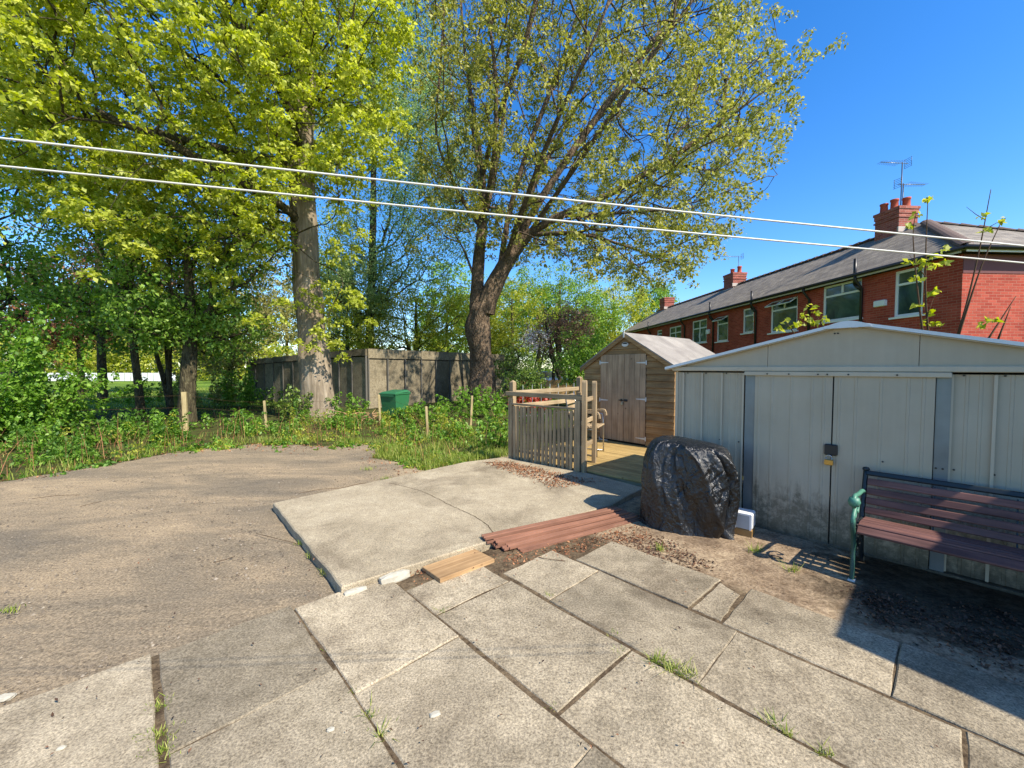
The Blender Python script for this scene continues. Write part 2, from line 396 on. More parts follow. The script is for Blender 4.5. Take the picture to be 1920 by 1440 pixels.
def slate_mat():
    t = NT('slate_roof'); uv = t.coord('UV')
    b = t.N('ShaderNodeTexBrick'); b.offset = .5; b.inputs['Scale'].default_value = 1.0
    b.inputs['Brick Width'].default_value = .28; b.inputs['Row Height'].default_value = .19; b.inputs['Mortar Size'].default_value = .007
    b.inputs['Color1'].default_value = lin(120,111,100); b.inputs['Color2'].default_value = lin(148,138,124); b.inputs['Mortar'].default_value = lin(66,64,62)
    t.L(uv, b.inputs['Vector']); n = t.noise(uv, 1.5, 5, .65); f = t.noise(uv, 30, 4, .7)
    k = t.mix(1.0, b.outputs['Color'], t.ramp(n, [(.3, (.8, .8, .8)), (.7, (1.15, 1.14, 1.12))]), 'MULTIPLY')
    k = t.mix(1.0, k, t.ramp(f, [(.3, (.8, .8, .8)), (.7, (1.12, 1.12, 1.12))]), 'MULTIPLY')
    return t.fin(k, .8, t.bump(t.math('MULTIPLY', b.outputs['Fac'], -1.0), .7, .02), .25)
M['slate'] = slate_mat()
M['garage'] = concrete('garage_concrete', lin(112,103,84), lin(132,121,99), lin(146,135,112), .5)
M['garage_dark'] = plain('garage_roof_edge', lin(96,92,84), .9)

# ------------------------------------------------------------------ foliage helpers
def leaves(C, K, spread, size, up=.6, droop=.25, flat=.6, asp=.62, r=rng, out=None):
    """K leaf blades round every cluster centre C; returns verts, quads"""
    C = np.asarray(C, float); n = len(C) * K
    c = np.repeat(C, K, axis=0)
    d = r.normal(size=(n, 3)); d /= np.linalg.norm(d, axis=1)[:, None] + 1e-9
    rad = r.random(n)[:, None] ** .5
    off = d * rad * spread; off[:, 2] *= flat
    off[:, 2] -= droop * (off[:, 0]**2 + off[:, 1]**2) / max(spread, 1e-3)
    p = c + off
    a = np.stack([off[:, 0], off[:, 1], np.zeros(n)], 1) + r.normal(size=(n, 3)) * spread * .45
    a[:, 2] -= np.abs(r.normal(size=n)) * spread * .5 * (droop > 0)
    a /= np.linalg.norm(a, axis=1)[:, None] + 1e-9
    nn = r.normal(size=(n, 3)); nn[:, 2] += up * 2.2; s = np.cross(nn, a); s /= np.linalg.norm(s, axis=1)[:, None] + 1e-9
    nn = np.cross(a, s)
    L = size * (.4 + 1.15 * r.random(n))[:, None]; w = L * asp * .5
    v = np.stack([p - a * L * .5, p + s * w + nn * L * .12, p + a * L * .5 - nn * L * .1, p - s * w + nn * L * .12], 1).reshape(-1, 3)
    q = np.arange(n * 4).reshape(n, 4)
    return v, q
def blades(B, H, w, lean, r=rng):
    """grass blades as bent two-quad strips at base points B (n,3), heights H (n,)"""
    n = len(B); an = r.random(n) * 2 * pi; s = np.stack([np.cos(an), np.sin(an), np.zeros(n)], 1)
    l = np.stack([-np.sin(an), np.cos(an), np.zeros(n)], 1) * (r.normal(size=n) * lean)[:, None]
    z = np.array([0, 0, 1.0]); H = H[:, None]; w = w if np.ndim(w) == 0 else w[:, None]
    m = B + z * H * .55 + l * H * .35; t = B + z * H + l * H
    v = np.stack([B - s*w*.5, B + s*w*.5, m + s*w*.42, m - s*w*.42, t + s*w*.1, t - s*w*.1], 1).reshape(-1, 3)
    i = np.arange(n)[:, None] * 6
    q = np.concatenate([i + np.array([0, 1, 2, 3]), i + np.array([3, 2, 4, 5])])
    return v, q
def cat(parts):
    vs, qs, k = [], [], 0
    for v, q in parts: vs.append(v); qs.append(q + k); k += len(v)
    return np.concatenate(vs), np.concatenate(qs)
def in_ellipsoid(n, c, rad, r=rng, shell=.35):
    d = r.normal(size=(n, 3)); d /= np.linalg.norm(d, axis=1)[:, None]
    q = (shell + (1 - shell) * r.random(n)) ** .6
    return np.asarray(c) + d * q[:, None] * np.asarray(rad)
def resample(pl, step):
    pl = [Vector(p) for p in pl]
    if len(pl) > 2:  # Catmull-Rom
        e = [pl[0] * 2 - pl[1]] + pl + [pl[-1] * 2 - pl[-2]]; o = []
        for i in range(1, len(e) - 2):
            a, b, c, d = e[i-1:i+3]; n = max(1, int((c - b).length / step))
            for k in range(n):
                t = k / n; o.append(.5 * ((2*b) + (c-a)*t + (2*a-5*b+4*c-d)*t*t + (3*b-a-3*c+d)*t**3))
        return o + [pl[-1]]
    n = max(1, int((pl[1] - pl[0]).length / step)); return [pl[0].lerp(pl[1], k / n) for k in range(n + 1)]
class Skel:
    def __init__(s, root, d0=(0, 0, 1)):
        s.p = np.zeros((40000, 3)); s.d = np.zeros((40000, 3)); s.l = np.zeros(40000); s.par = np.full(40000, -1); s.n = 1
        s.p[0] = root; s.d[0] = d0; s.chains = []
    def chain(s, j, pts):
        ids = [j]
        for q in pts:
            i = s.n; s.n += 1; s.p[i] = q; v = s.p[i] - s.p[ids[-1]]; L = np.linalg.norm(v) + 1e-9
            s.d[i] = v / L; s.l[i] = s.l[ids[-1]] + L; s.par[i] = ids[-1]; ids.append(i)
        s.chains.append(ids)
    def limb(s, pl, step=.5):
        pts = resample(pl, step); a = np.array(pts[0]); j = int(np.argmin(np.linalg.norm(s.p[:s.n] - a, axis=1))); s.chain(j, [np.array(q) for q in pts[1:]])
    def reach(s, T, a=.25, r=rng, bend=.45, sag=0.0, seg=.6):
        T = np.asarray(T); d0 = np.min(np.linalg.norm(T[:, None] - s.p[None, :s.n], axis=2), axis=1)
        for t in T[np.argsort(d0)]:
            v = t - s.p[:s.n]; d = np.linalg.norm(v, axis=1) + 1e-6; al = np.einsum('ij,ij->i', v, s.d[:s.n]) / d
            cost = d * (1 + .6 * (1 - al)) + a * s.l[:s.n]; cost[d < .15] += 5
            j = int(np.argmin(cost)); L = d[j]; p0 = s.p[j]; c = p0 + s.d[j] * L * bend + r.normal(size=3) * L * .08; c[2] += sag * L
            n = max(2, int(L / seg)); ts = np.arange(1, n + 1) / n
            s.chain(j, [(1-u)**2 * p0 + 2*u*(1-u) * c + u*u * t + (r.normal(size=3) * .03 * L / n if u < 1 else 0) for u in ts])
    def mesh(s, tip=.012, pw=2.0, rmax=9, nmin=3):
        cnt = np.zeros(s.n); kids = np.bincount(s.par[1:s.n], minlength=s.n)
        cnt[kids == 0] = 1
        for i in range(s.n - 1, 0, -1): cnt[s.par[i]] += cnt[i]
        rad = np.minimum(tip * cnt ** (1 / pw), rmax); m = MB()
        for ids in s.chains:
            q = list(ids); rr = [rad[i] for i in q]; rr[0] = min(rr[0], rr[1] * 1.15) if len(rr) > 1 else rr[0]; rr[-1] *= .6
            m.tube([s.p[i] for i in q], rr, n=8 if rr[0] > .12 else (6 if rr[0] > .05 else (4 if rr[0] > .02 else nmin)), cap=False)
        return m
    def tips(s): 
        kids = np.bincount(s.par[1:s.n], minlength=s.n); return s.p[:s.n][kids == 0]

def trunk_mesh(path, radii, n=22, flare=.0, seed=1, lump=.06):
    r_ = random.Random(seed); pts = resample(path, .25); N = len(pts); m = MB(); vs = []; fs = []
    ls = [0]; 
    for i in range(1, N): ls.append(ls[-1] + (pts[i] - pts[i-1]).length)
    ph = [r_.random() * 6.28 for _ in range(8)]
    for i, p in enumerate(pts):
        t = ls[i] / ls[-1]; k = t * (len(radii) - 1); a = int(min(k, len(radii) - 2)); rr = radii[a] + (radii[a+1] - radii[a]) * (k - a)
        fl = flare * math.exp(-ls[i] / .45)
        for j in range(n):
            an = 2 * pi * j / n
            f = 1 + lump * (sin(3*an + ph[0] + ls[i]*.7) * .6 + sin(5*an + ph[1] - ls[i]*1.3) * .5 + sin(8*an + ph[2] + ls[i]*2.1) * .35) + fl * (.55 + .45 * sin(6*an + ph[3]) + .3 * sin(4*an + ph[4]))
            f += lump * .7 * sin(ls[i] * 3.1 + 2*an + ph[5])
            vs.append((p.x + cos(an) * rr * f, p.y + sin(an) * rr * f, p.z))
    for i in range(N - 1):
        for j in range(n):
            k = (j + 1) % n; fs.append((i*n+j, i*n+k, (i+1)*n+k, (i+1)*n+j))
    fs.append(tuple((N-1)*n + j for j in range(n)))
    return m.add(vs, fs, True)

# ================================================================== GROUND
def fbm2(x, y, s=0):
    return (np.sin(x*1.7+s)*np.cos(y*2.1-s) + .5*np.sin(x*4.3+1.3*y+s*2) + .3*np.cos(y*8.1-x*5.2+s) + .2*np.sin(x*15.+s)*np.cos(y*13.))/2
gm = MB(); gm.add([(-500,-60,-.05),(500,-60,-.05),(500,700,-.05),(-500,700,-.05)], [(0,1,2,3)])
struct(gm.build('ground', M['lawn']))
# soil strip under the undergrowth
edge_px = [(-140,925),(0,903),(150,880),(250,862),(330,846),(480,832),(600,838),(700,830),(708,838),(700,858),(760,868),(800,884),(870,868),(945,856)]
EDGE = [G(x, y) for x, y in edge_px]
ex = np.array([e.x for e in EDGE]); ey = np.array([e.y for e in EDGE])
def edge_y(x):      # far limit of the drive at world x
    return np.interp(x, ex, ey)
# edge not single valued everywhere -> sort by x is fine here
o_ = np.argsort(ex); ex, ey = ex[o_], ey[o_]
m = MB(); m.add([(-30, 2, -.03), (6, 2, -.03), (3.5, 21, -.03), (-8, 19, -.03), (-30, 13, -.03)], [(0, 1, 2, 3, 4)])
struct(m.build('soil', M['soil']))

def sheet(name, X, Y, Z, mat):
    ny, nx = X.shape; v = np.stack([X, Y, Z], 2).reshape(-1, 3); i = np.arange(ny * nx).reshape(ny, nx)
    q = np.stack([i[:-1, :-1], i[:-1, 1:], i[1:, 1:], i[1:, :-1]], 2).reshape(-1, 4)
    o = npmesh(name, v, q, mat, smooth=True); boxuv(o.data); return struct(o)
X, Y = np.meshgrid(np.arange(-16, 5.01, .07), np.arange(-2, 9.01, .07))
inside = edge_y(X) + .16 * fbm2(X*2, Y*2, 1) + .12 * fbm2(X*5, Y*5, 6) - Y
Z = np.clip(inside * .35, -.06, 0) + .010 * fbm2(X*1.2, Y*1.2) + .005 * fbm2(X*6, Y*6, 2)
u_ = X*UV.x + Y*UV.y; v_ = X*VV.x + Y*VV.y
Z = np.where((u_ < 2.85) & (v_ > -.7), Z*.3 - .03, Z)
sheet('driveway', X, Y, Z, M['drive'])
# dirt bed of the patio, running under the slabs and out to the steel shed
uu, vv = np.meshgrid(np.arange(-3, 3.12, .05), np.arange(-2.6, 6.2, .05))
Xp = UV.x*uu + VV.x*vv; Yp = UV.y*uu + VV.y*vv
Zp = .0275 + .003*fbm2(Xp*5, Yp*5, 3) + np.where(vv > 3.3, .010*fbm2(Xp*3, Yp*3, 5), 0)
lim = 3.0 - .12*np.clip(vv-.2, 0, 3) + .03*fbm2(vv*3, vv*5)
Zp = Zp - np.clip((uu - lim) * 1.2, 0, .05)
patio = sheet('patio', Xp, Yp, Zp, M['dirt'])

def slab(u0, u1, v0, v1, cut=None, dz=0.0):
    j = lambda s=.008: rnd.uniform(-s, s)
    c = [(u0+j(), v0+j()), (u1+j(), v0+j()), (u1+j(), v1+j()), (u0+j(), v1+j())]
    if cut: c = cut
    pts = []
    for i in range(len(c)):                         # chipped, slightly wavy edges
        a = Vector((*c[i], 0)); b = Vector((*c[(i+1) % len(c)], 0)); n = 6
        for k in range(n):
            q = a.lerp(b, k/n); e = (b-a).normalized(); nn = Vector((-e.y, e.x, 0)); w = 0 if k == 0 else rnd.uniform(-.006, .003)
            pts.append(q + nn * -w)
    tu, tv, z0 = rnd.uniform(-.006, .006), rnd.uniform(-.006, .006), .034 + dz + rnd.uniform(-.004, .004)
    cu = sum(p.x for p in pts)/len(pts); cv = sum(p.y for p in pts)/len(pts)
    top = []; mid = []; bot = []
    for p in pts:
        zz = z0 + (p.x-cu)*tu + (p.y-cv)*tv; d = (Vector((cu, cv, 0)) - p).normalized()
        q = p + d*.007; top.append(W(q.x, q.y, zz)); mid.append(W(p.x, p.y, zz-.006)); bot.append(W(p.x, p.y, -.02))
    n = len(pts); s = MB(); ctr = sum((Vector(t) for t in top), Vector())/n
    s.add(bot + mid + top, [tuple(reversed(range(2*n, 3*n)))] + [(i, n+i, n+(i+1) % n, (i+1) % n) for i in range(n)] + [(n+i, 2*n+i, 2*n+(i+1) % n, n+(i+1) % n) for i in range(n)])
    return s.build('paving_slab', M['slab'], patio)
SL = [(2.05,3.02,-.58,.02),(1.1,2.02,-.58,.02),(2.1,3.0,-1.25,-.61),(1.15,2.07,-1.25,-.61),
      (2.2,3.0,.075,.735),(1.2,2.17,.075,.735),(.2,1.17,.075,.735),
      (1.975,2.93,.765,1.385),(1.0,1.945,.765,1.385),(.05,.97,.765,1.385),
      (2.245,2.63,1.415,2.04),(1.21,2.215,1.425,2.045),(.24,1.18,1.425,2.045),(-.7,.21,1.425,2.045),
      (1.865,2.33,2.10,2.66),(.845,1.83,2.09,2.66),(-.08,.82,2.09,2.66),(-1.0,-.11,2.09,2.66),
      (1.15,2.08,2.70,3.22),(.16,.915,2.70,3.25),(-.75,.13,2.70,3.25),(-1.7,-.78,2.70,3.25),
      (-.45,.75,3.29,3.62),(-1.5,-.48,3.29,3.62)]
_e = .013
SL = [(a-_e, b+_e, c-_e*.8, d+_e*.8) for a, b, c, d in SL]
for q in SL: slab(*q, dz=-.012 if q[2] > 3.26 else 0)
slab(0,0,0,0, cut=[(.94,2.705),(1.125,2.705),(1.12,3.19),(.96,3.12)], dz=.001)

# raised concrete pad
pad_px = [(512,943),(640,1100),(905,1018),(1150,944),(1207,914),(1100,886),(945,857),(872,866)]
PADZ = .085
pp = [G(x, y, PADZ) for x, y in pad_px]; ring = []
for i in range(len(pp)):
    a, b = pp[i], pp[(i+1) % len(pp)]; n = max(2, int((b-a).length/.12))
    for k in range(n):
        q = a.lerp(b, k/n); e = (b-a).normalized(); ring.append(q + Vector((-e.y, e.x, 0)) * (0 if k == 0 else rnd.uniform(-.006, .006)))
c0 = sum(ring, Vector())/len(ring); n = len(ring); m = MB()
top = [q + (c0-q).normalized()*.012 for q in ring]; mid = [q - Vector((0,0,.010)) for q in ring]; bot = [Vector((q.x, q.y, -.05)) for q in ring]
m.add(bot+mid+top, [tuple(range(2*n, 3*n))] + [(i, (i+1) % n, n+(i+1) % n, n+i) for i in range(n)] + [(n+i, n+(i+1) % n, 2*n+(i+1) % n, 2*n+i) for i in range(n)])
pad = struct(m.build('concrete_pad', M['pad']))
ck = MB(); cr = [G(x, y, PADZ+.002) for x, y in [(928,1006),(915,985),(890,968),(862,955),(846,948),(800,925),(770,915),(730,905)]]
cr = resample(cr, .05); L_ = []; R_ = []
for i, p in enumerate(cr):
    w = .004 + .003*rnd.random(); dx = rnd.uniform(-.01, .01); L_.append(p + Vector((dx-w, 0, 0))); R_.append(p + Vector((dx+w, 0, 0)))
k = len(cr); ck.add(L_+R_, [(i, k+i, k+i+1, i+1) for i in range(k-1)]); ck.build('crack', M['dirt'], pad)

# ================================================================== STEEL SHED
LS = Vector((1.93, 4.77, 0)); sd = Vector((.675, -.739, 0)).normalized(); RZS = math.atan2(sd.y, sd.x)
shed = thing('metal_shed', 'low grey steel shed with shallow gable roof and padlocked doors behind the bench', 'shed', LS, RZS)
SW, SH, SAP, SDp = 3.14, 1.65, 2.045, 2.0
def S(px):
    k = (px - 960)/F_PX; return (k*LS.y - LS.x)/(sd.x - k*sd.y)
def sbox(name, x0, x1, y0, y1, z0, z1, mat, parent=shed, bev=0.0):
    return MB().box(((x0+x1)/2, (y0+y1)/2, (z0+z1)/2), (x1-x0, y1-y0, z1-z0), None, bev).build(name, mat, parent)
def rib_panel(x0, x1, ribs, z0=.05, z1=1.60, y=0.0):
    """folded sheet with shallow swages"""
    prof = [(x0, y)]
    for r_ in ribs: prof += [(r_-.012, y), (r_-.007, y-.0035), (r_+.007, y-.0035), (r_+.012, y)]
    prof.append((x1, y)); k = len(prof); mb = MB()
    vs = [(a, b, z0) for a, b in prof] + [(a, b, z1) for a, b in prof] + [(a, b+.012, z0) for a, b in prof] + [(a, b+.012, z1) for a, b in prof]
    fs = [(i, i+1, k+i+1, k+i) for i in range(k-1)] + [(2*k+i+1, 2*k+i, 3*k+i, 3*k+i+1) for i in range(k-1)] + [(0, k, 3*k, 2*k), (k-1, 3*k-1, 4*k-1, 2*k-1), *[(k+i, k+i+1, 3*k+i+1, 3*k+i) for i in range(k-1)]]
    return mb.add(vs, fs).build('panel', M['panel'], shed)
seams = [0.03] + [S(q) for q in (1283, 1318, 1355, 1395)]
for a, b in zip(seams[:-1], seams[1:]):
    rib_panel(a+.002, b-.002, [a+(b-a)*.34, a+(b-a)*.67])
rs = [S(1786), S(1868), S(1960), S(2070), 3.11]
for a, b in zip(rs[:-1], rs[1:]):
    rib_panel(a+.002, b-.002, [a+(b-a)*.36, a+(b-a)*.68])
for q in seams[1:-1]+[seams[-1]]+rs[:-1]: sbox('seam_rib', q-.009, q+.009, -.022, .0, .05, 1.60, M['trim'], bev=.004)
sbox('corner_post', 0, .03, -.006, .03, .03, 1.6, M['trim']); sbox('corner_post', 3.11, 3.14, -.006, .03, .03, 1.6, M['trim'])
p0, p1 = S(1400), S(1418); sbox('door_post', p0, p1, -.03, .012, .02, 1.6, M['galv'], bev=.004)
p2, p3 = S(1757), S(1785); sbox('door_post', p2, p3, -.03, .012, .02, 1.6, M['galv'], bev=.004)
xm = S(1565)
def door(x0, x1, name='door'):
    d = rib_panel(x0, x1, [x0+(x1-x0)*f for f in (.06, .24, .5, .76, .9)], .04, 1.575, -.045); d.name = name; return d
dl = door(p1+.005, xm-.005); dr = door(xm+.006, p2-.005)
sbox('door_gap', xm-.004, xm+.005, -.03, -.02, .05, 1.57, M['rubber'])
sbox('door_track', p0, p3, -.07, .0, 1.575, 1.615, M['trim'], bev=.004)
sbox('bottom_rail', -.01, 3.15, -.05, .03, .0, .045, M['panel'], bev=.004)
sbox('eaves_rail', -.02, 3.16, -.055, .03, 1.617, 1.665, M['trim'], bev=.006)
def screw(x, y, z):
    o = copyo(scr0, shed) if scr0.location.z else scr0; o.location = (x, y, z)
scr0 = MB().tube([(0, 0, 0), (0, -.008, 0)], .007, 8, True, False).build('screw', M['screw'], shed)
for q in [S(1288), S(1322), S(1360), S(1440), S(1480), S(1534), S(1551), S(1590), S(1680), S(1803), S(1880)]: screw(q+.012, -.069 if p0 < q < p3 else .001, 1.592)
for q in (S(1352), S(1388)): screw(q, .0, .87)
for q in (S(1775), S(1762)): screw(q, -.029, .86)
for q in (S(1796), S(1873)): screw(q, .0, .86)
screw(S(1662), -.044, .86)
# gable of three sheets, and roof
ap = SW/2
def gz(x): return SAP - (SAP-1.655)*abs(x-ap)/(ap+.05)
g1, g2 = S(1440), S(1722)
for a, b in ((-.02, g1), (g1+.004, g2), (g2+.004, 3.16)):
    poly = [(a, 1.66), (b, 1.66), (b, gz(b)-.02)] + ([(ap, SAP-.02)] if a < ap < b else []) + [(a, max(1.661, gz(a)-.02))]
    MB().extr(poly, -.028, .0).build('gable_sheet', M['gable'], shed)
for q in (S(1564), S(1570)): MB().tube([(q, -.03, 1.96), (q, -.036, 1.96)], .007, 8, True, False).build('vent_hole', M['screw'], shed)
for sx in (-1, 1):
    xe = ap + sx*(ap+(.09 if sx < 0 else .03)); ze = gz(xe)
    a, b = ((xe, ze), (ap, SAP)) if sx < 0 else ((ap, SAP), (xe, ze))
    MB().extr([(a[0], a[1]-.012), (b[0], b[1]-.012), (b[0], b[1]+.016), (a[0], a[1]+.016)], -.10, SDp+.06).build('roof_sheet', M['roofwhite'], shed)
    MB().extr([(a[0], a[1]-.022), (b[0], b[1]-.022), (b[0], b[1]-.014), (a[0], a[1]-.014)], -.085, -.03).build('roof_edge', M['trim'], shed)
arc = [(ap-.16+.32*k/10, SAP-.03+.045*sin(pi*k/10)) for k in range(11)]
MB().extr([(ap-.16, SAP-.045)] + [(ap+.16, SAP-.045)] + list(reversed(arc)), -.108, SDp+.07).build('ridge_cap', M['roofwhite'], shed)
for x0 in (0.0, 3.118):
    sbox('side_wall', x0, x0+.02, .03, SDp, .03, 1.64, M['panel'])
sbox('back_wall', .02, 3.118, SDp-.02, SDp, .03, 1.64, M['panel'])
MB().extr([(0, 1.64), (3.14, 1.64), (ap, SAP-.02)], SDp-.02, SDp).build('back_gable', M['gable'], shed)
hz = 1.65 - 155*3.62/760
hasp = sbox('hasp', xm-.047, xm+.047, -.075, -.05, hz-.05, hz+.05, M['black_plastic'], bev=.008)
sw_ = shed.matrix_basis.copy()
pl = thing('padlock', 'brass padlock hanging from the black hasp of the grey steel shed', 'padlock', Matrix.Translation(LS) @ Matrix.Rotation(RZS, 4, 'Z') @ Vector((xm-.008, -.095, hz-.11)), RZS)
MB().box((0, 0, 0), (.062, .026, .05), None, .005).build('lock_body', M['brass'], pl)
MB().tube([(.02*cos(a), 0, .022 + .02 + .022*sin(a)) for a in [pi*k/10 for k in range(11)]], .005, 8).tube([(-.02,0,.02),(-.02,0,.043)], .005, 8).tube([(.02,0,.02),(.02,0,.043)], .005, 8).build('shackle', M['steel'], pl)

# ================================================================== WOODEN SHED
az = R(139); wd_ = Vector((sin(az), cos(az), 0)); RZW = math.atan2(wd_.y, wd_.x)
WW, WL = 2.12, 2.7; wc = Vector((2.32, 8.3, .1)); w0 = wc - wd_*WW/2
ws = thing('wooden_shed', 'brown timber shed with double doors and felted pitched roof beyond the deck', 'shed', w0, RZW)
EZ, AZ_ = 1.60, 2.26
wn_ = Vector((-sin(RZW), cos(RZW), 0))
def wl(px, py):   # photo pixel on the front of the wooden shed -> local x, z
    q = on_plane(px, py, w0, wn_) - w0; return q.dot(wd_), q.z
dx0 = wl(1127, 760)[0]; dx1 = wl(1211, 760)[0]; dzt = wl(1170, 664)[1]
MB().extr([(.03, 0), (WW-.03, 0), (WW-.03, EZ-.02), (WW/2, AZ_-.06), (.03, EZ-.02)], .03, .05).build('inner_wall', M['rubber'], ws)
ch = .128; z = 0.02
def half(zz): return WW/2 if zz <= EZ else max(0.0, WW/2*(AZ_-zz)/(AZ_-EZ))
while z < AZ_-.08:
    z1 = min(z+ch-.004, AZ_-.06); spans = []
    h0, h1 = half(z), half(z1)
    if z < dzt-.10: spans = [(WW/2-h0, dx0-.005, WW/2-h1, dx0-.005), (dx1+.005, WW/2+h0, dx1+.005, WW/2+h1)]
    else: spans = [(WW/2-h0, WW/2+h0, WW/2-h1, WW/2+h1)]
    for a, b, c, d in spans:
        jy = rnd.uniform(-.003, .003)
        vs = [(a, -.020+jy, z), (b, -.020+jy, z), (d, .006, z1), (c, .006, z1), (a, .028, z), (b, .028, z), (d, .028, z1), (c, .028, z1)]
        mb = MB(); mb.add(vs, [(0,1,2,3), (5,4,7,6), (4,0,3,7), (1,5,6,2), (4,5,1,0), (3,2,6,7)])
        o = mb.build('cladding_board', M['shed_wood'], ws)
    z += ch
def dleaf(x0, x1, nb):
    d = MB().box(((x0+x1)/2, .0, .93), (x1-x0-.012, .012, dzt-.16), None).build('door', M['door_wood'], ws)
    w = (x1-x0)/nb
    for i in range(nb):
        MB().box((x0+w*(i+.5), -.018+rnd.uniform(-.002, .002), (dzt)/2+.02), (w-.005, .016, dzt-.05), None, .003).build('door_board', M['door_wood'], d)
    return d
xmid = wl(1171, 760)[0]
d1 = dleaf(dx0, xmid-.003, 4); d2 = dleaf(xmid+.003, dx1, 4)
for (hx, dirn, d) in ((dx0, 1, d1), (dx1, -1, d2)):
    for py in (680, 749, 823):
        zz = wl(1127 if dirn > 0 else 1211, py)[1]
        mb = MB(); mb.box((hx-dirn*.015, -.03, zz), (.022, .008, .085))
        mb.extr([(hx-.0, zz-.018), (hx+dirn*.2, zz-.006), (hx+dirn*.2, zz+.006), (hx, zz+.018)][::dirn], -.034, -.028)
        mb.build('hinge', M['white_metal'], d)
zb = wl(1165, 750)[1]
MB().tube([(xmid-.11, -.045, zb), (xmid+.09, -.045, zb)], .009, 8).box((xmid-.06, -.034, zb), (.03, .012, .05)).box((xmid+.05, -.034, zb), (.07, .012, .045)).build('bolt', M['black_plastic'], d1)
MB().lathe([(.0, 0), (.028, 0), (.028, .012), (0, .012)], 12).build('x', None).name
bpy.data.objects.remove(bpy.data.objects['x'])
pk = thing('padlock', 'small padlock on the bolt of the wooden shed doors', 'padlock', w0 + wd_*(xmid-.03) + Vector((0, 0, zb-.07)) - wn_*.05, RZW)
MB().box((0, 0, 0), (.04, .02, .045), None, .004).build('lock_body', M['steel'], pk); MB().tube([(.013*cos(a), 0, .02+.028*sin(a)) for a in [pi*k/8 for k in range(9)]], .004, 6).build('shackle', M['steel'], pk)
hv = thing('horseshoe_vent', 'oval white plate under the peak of the wooden shed', 'plate', w0 + wd_*(WW/2) + Vector((0, 0, wl(1172, 646)[1])) - wn_*.02, RZW)
MB().add([(.075*cos(2*pi*k/20), -.006, .045*sin(2*pi*k/20)) for k in range(20)] + [(.075*cos(2*pi*k/20), .008, .045*sin(2*pi*k/20)) for k in range(20)], [tuple(range(20))] + [(k, 20+k, 20+(k+1) % 20, (k+1) % 20) for k in range(20)]).build('plate', M['white_metal'], hv)
hv.name = 'oval_plate'
MB().extr([(.075*.8*cos(pi*k/10), .01+.028*sin(pi*k/10)) for k in range(11)], -.010, -.007).build('dark_slot', M['rubber'], hv)
for sx in (-1, 1):
    oh = .07; xe = WW/2 + sx*(WW/2+oh); ze = EZ - oh*(AZ_-EZ)/(WW/2)
    a, b = ((xe, ze), (WW/2, AZ_)) if sx < 0 else ((WW/2, AZ_), (xe, ze))
    MB().extr([(a[0], a[1]-.012), (b[0], b[1]-.012), (b[0], b[1]+.012), (a[0], a[1]+.012)], -.07, WL+.07).build('roof_felt', M['felt'], ws)
    MB().extr([(a[0], a[1]-.095), (b[0], b[1]-.095), (b[0], b[1]-.014), (a[0], a[1]-.014)], -.062, -.042).build('bargeboard', M['shed_wood'], ws)
    # felt lap on the slope
    f0 = .42; lx = WW/2+sx*(WW/2+oh)*f0; lz = AZ_-(AZ_-ze)*f0
    a2, b2 = ((xe-.001, ze), (lx, lz)) if sx < 0 else ((lx, lz), (xe+.001, ze))
    MB().extr([(a2[0], a2[1]+.0125), (b2[0], b2[1]+.0125), (b2[0], b2[1]+.016), (a2[0], a2[1]+.016)], -.072, WL+.072).build('felt_lap', M['felt'], ws)
    xs = 0 if sx < 0 else WW
    for k in range(12):
        MB().box((xs + (.008 if sx < 0 else -.008), WL/2+.02, .02+ch*k+ch/2), (.016, WL-.06, ch-.006)).build('cladding_board', M['shed_wood'], ws)
MB().extr([(.03, 0), (WW-.03, 0), (WW-.03, EZ-.02), (WW/2, AZ_-.06), (.03, EZ-.02)], WL-.02, WL).build('back_wall', M['shed_wood'], ws)
MB().box((WW/2, -.075, AZ_-.02), (.03, .012, .14)).build('finial', M['white_metal'], ws)

# ================================================================== DECK AND ITS FENCES
az = R(133); dd_ = Vector((sin(az), cos(az), 0)); RZD = math.atan2(dd_.y, dd_.x); D0 = Vector((0.0, 7.12, 0))
deck = thing('timber_deck', 'low yellowish timber deck of narrow boards in front of the wooden shed', 'deck', D0, RZD)
nb = 20; db = MB().box((0, 0, 0), (2.95, .118, .026), None, .004)
first = None
for i in range(nb):
    if first is None: first = o = db.build('deck_board', M['deck_wood'], deck)
    else: o = copyo(first, deck)
    o.location = (1.40+rnd.uniform(-.008, .008), .06+.128*i, .087+rnd.uniform(-.002, .002))
for yy in (.01, 1.3, 2.45): MB().box((1.4, yy+.03, .036), (2.9, .045, .072)).build('joist', M['rail_wood'], deck)

pick = thing('picket_fence', 'weathered low panel of narrow upright slats at the front of the deck', 'fence', D0 + Vector((-.02, -.03, 0)), RZD)
FL = 1.47
ps = MB().box((0, 0, 0), (.052, .02, .98), None, .005); f0_ = None
for i in range(17):
    x = .10 + (FL-.2)*i/16
    if f0_ is None: f0_ = o = ps.build('slat', M['fence_wood'], pick)
    else: o = copyo(f0_, pick)
    o.location = (x+rnd.uniform(-.006, .006), -.02, .51+rnd.uniform(-.008, .008)); o.rotation_euler = (rnd.uniform(-.01, .01), rnd.uniform(-.014, .014), rnd.uniform(-.04, .04))
MB().box((FL/2, -.005, 1.025), (FL-.05, .09, .028), None, .004).build('slat_cap', M['rail_wood'], pick)
MB().box((FL/2, .02, .22), (FL-.1, .04, .05), None, .004).build('lower_rail', M['rail_wood'], pick)
MB().box((FL/2, -.03, 1.205), (FL+.16, .045, .075), None, .005).build('top_rail', M['rail_wood'], pick)
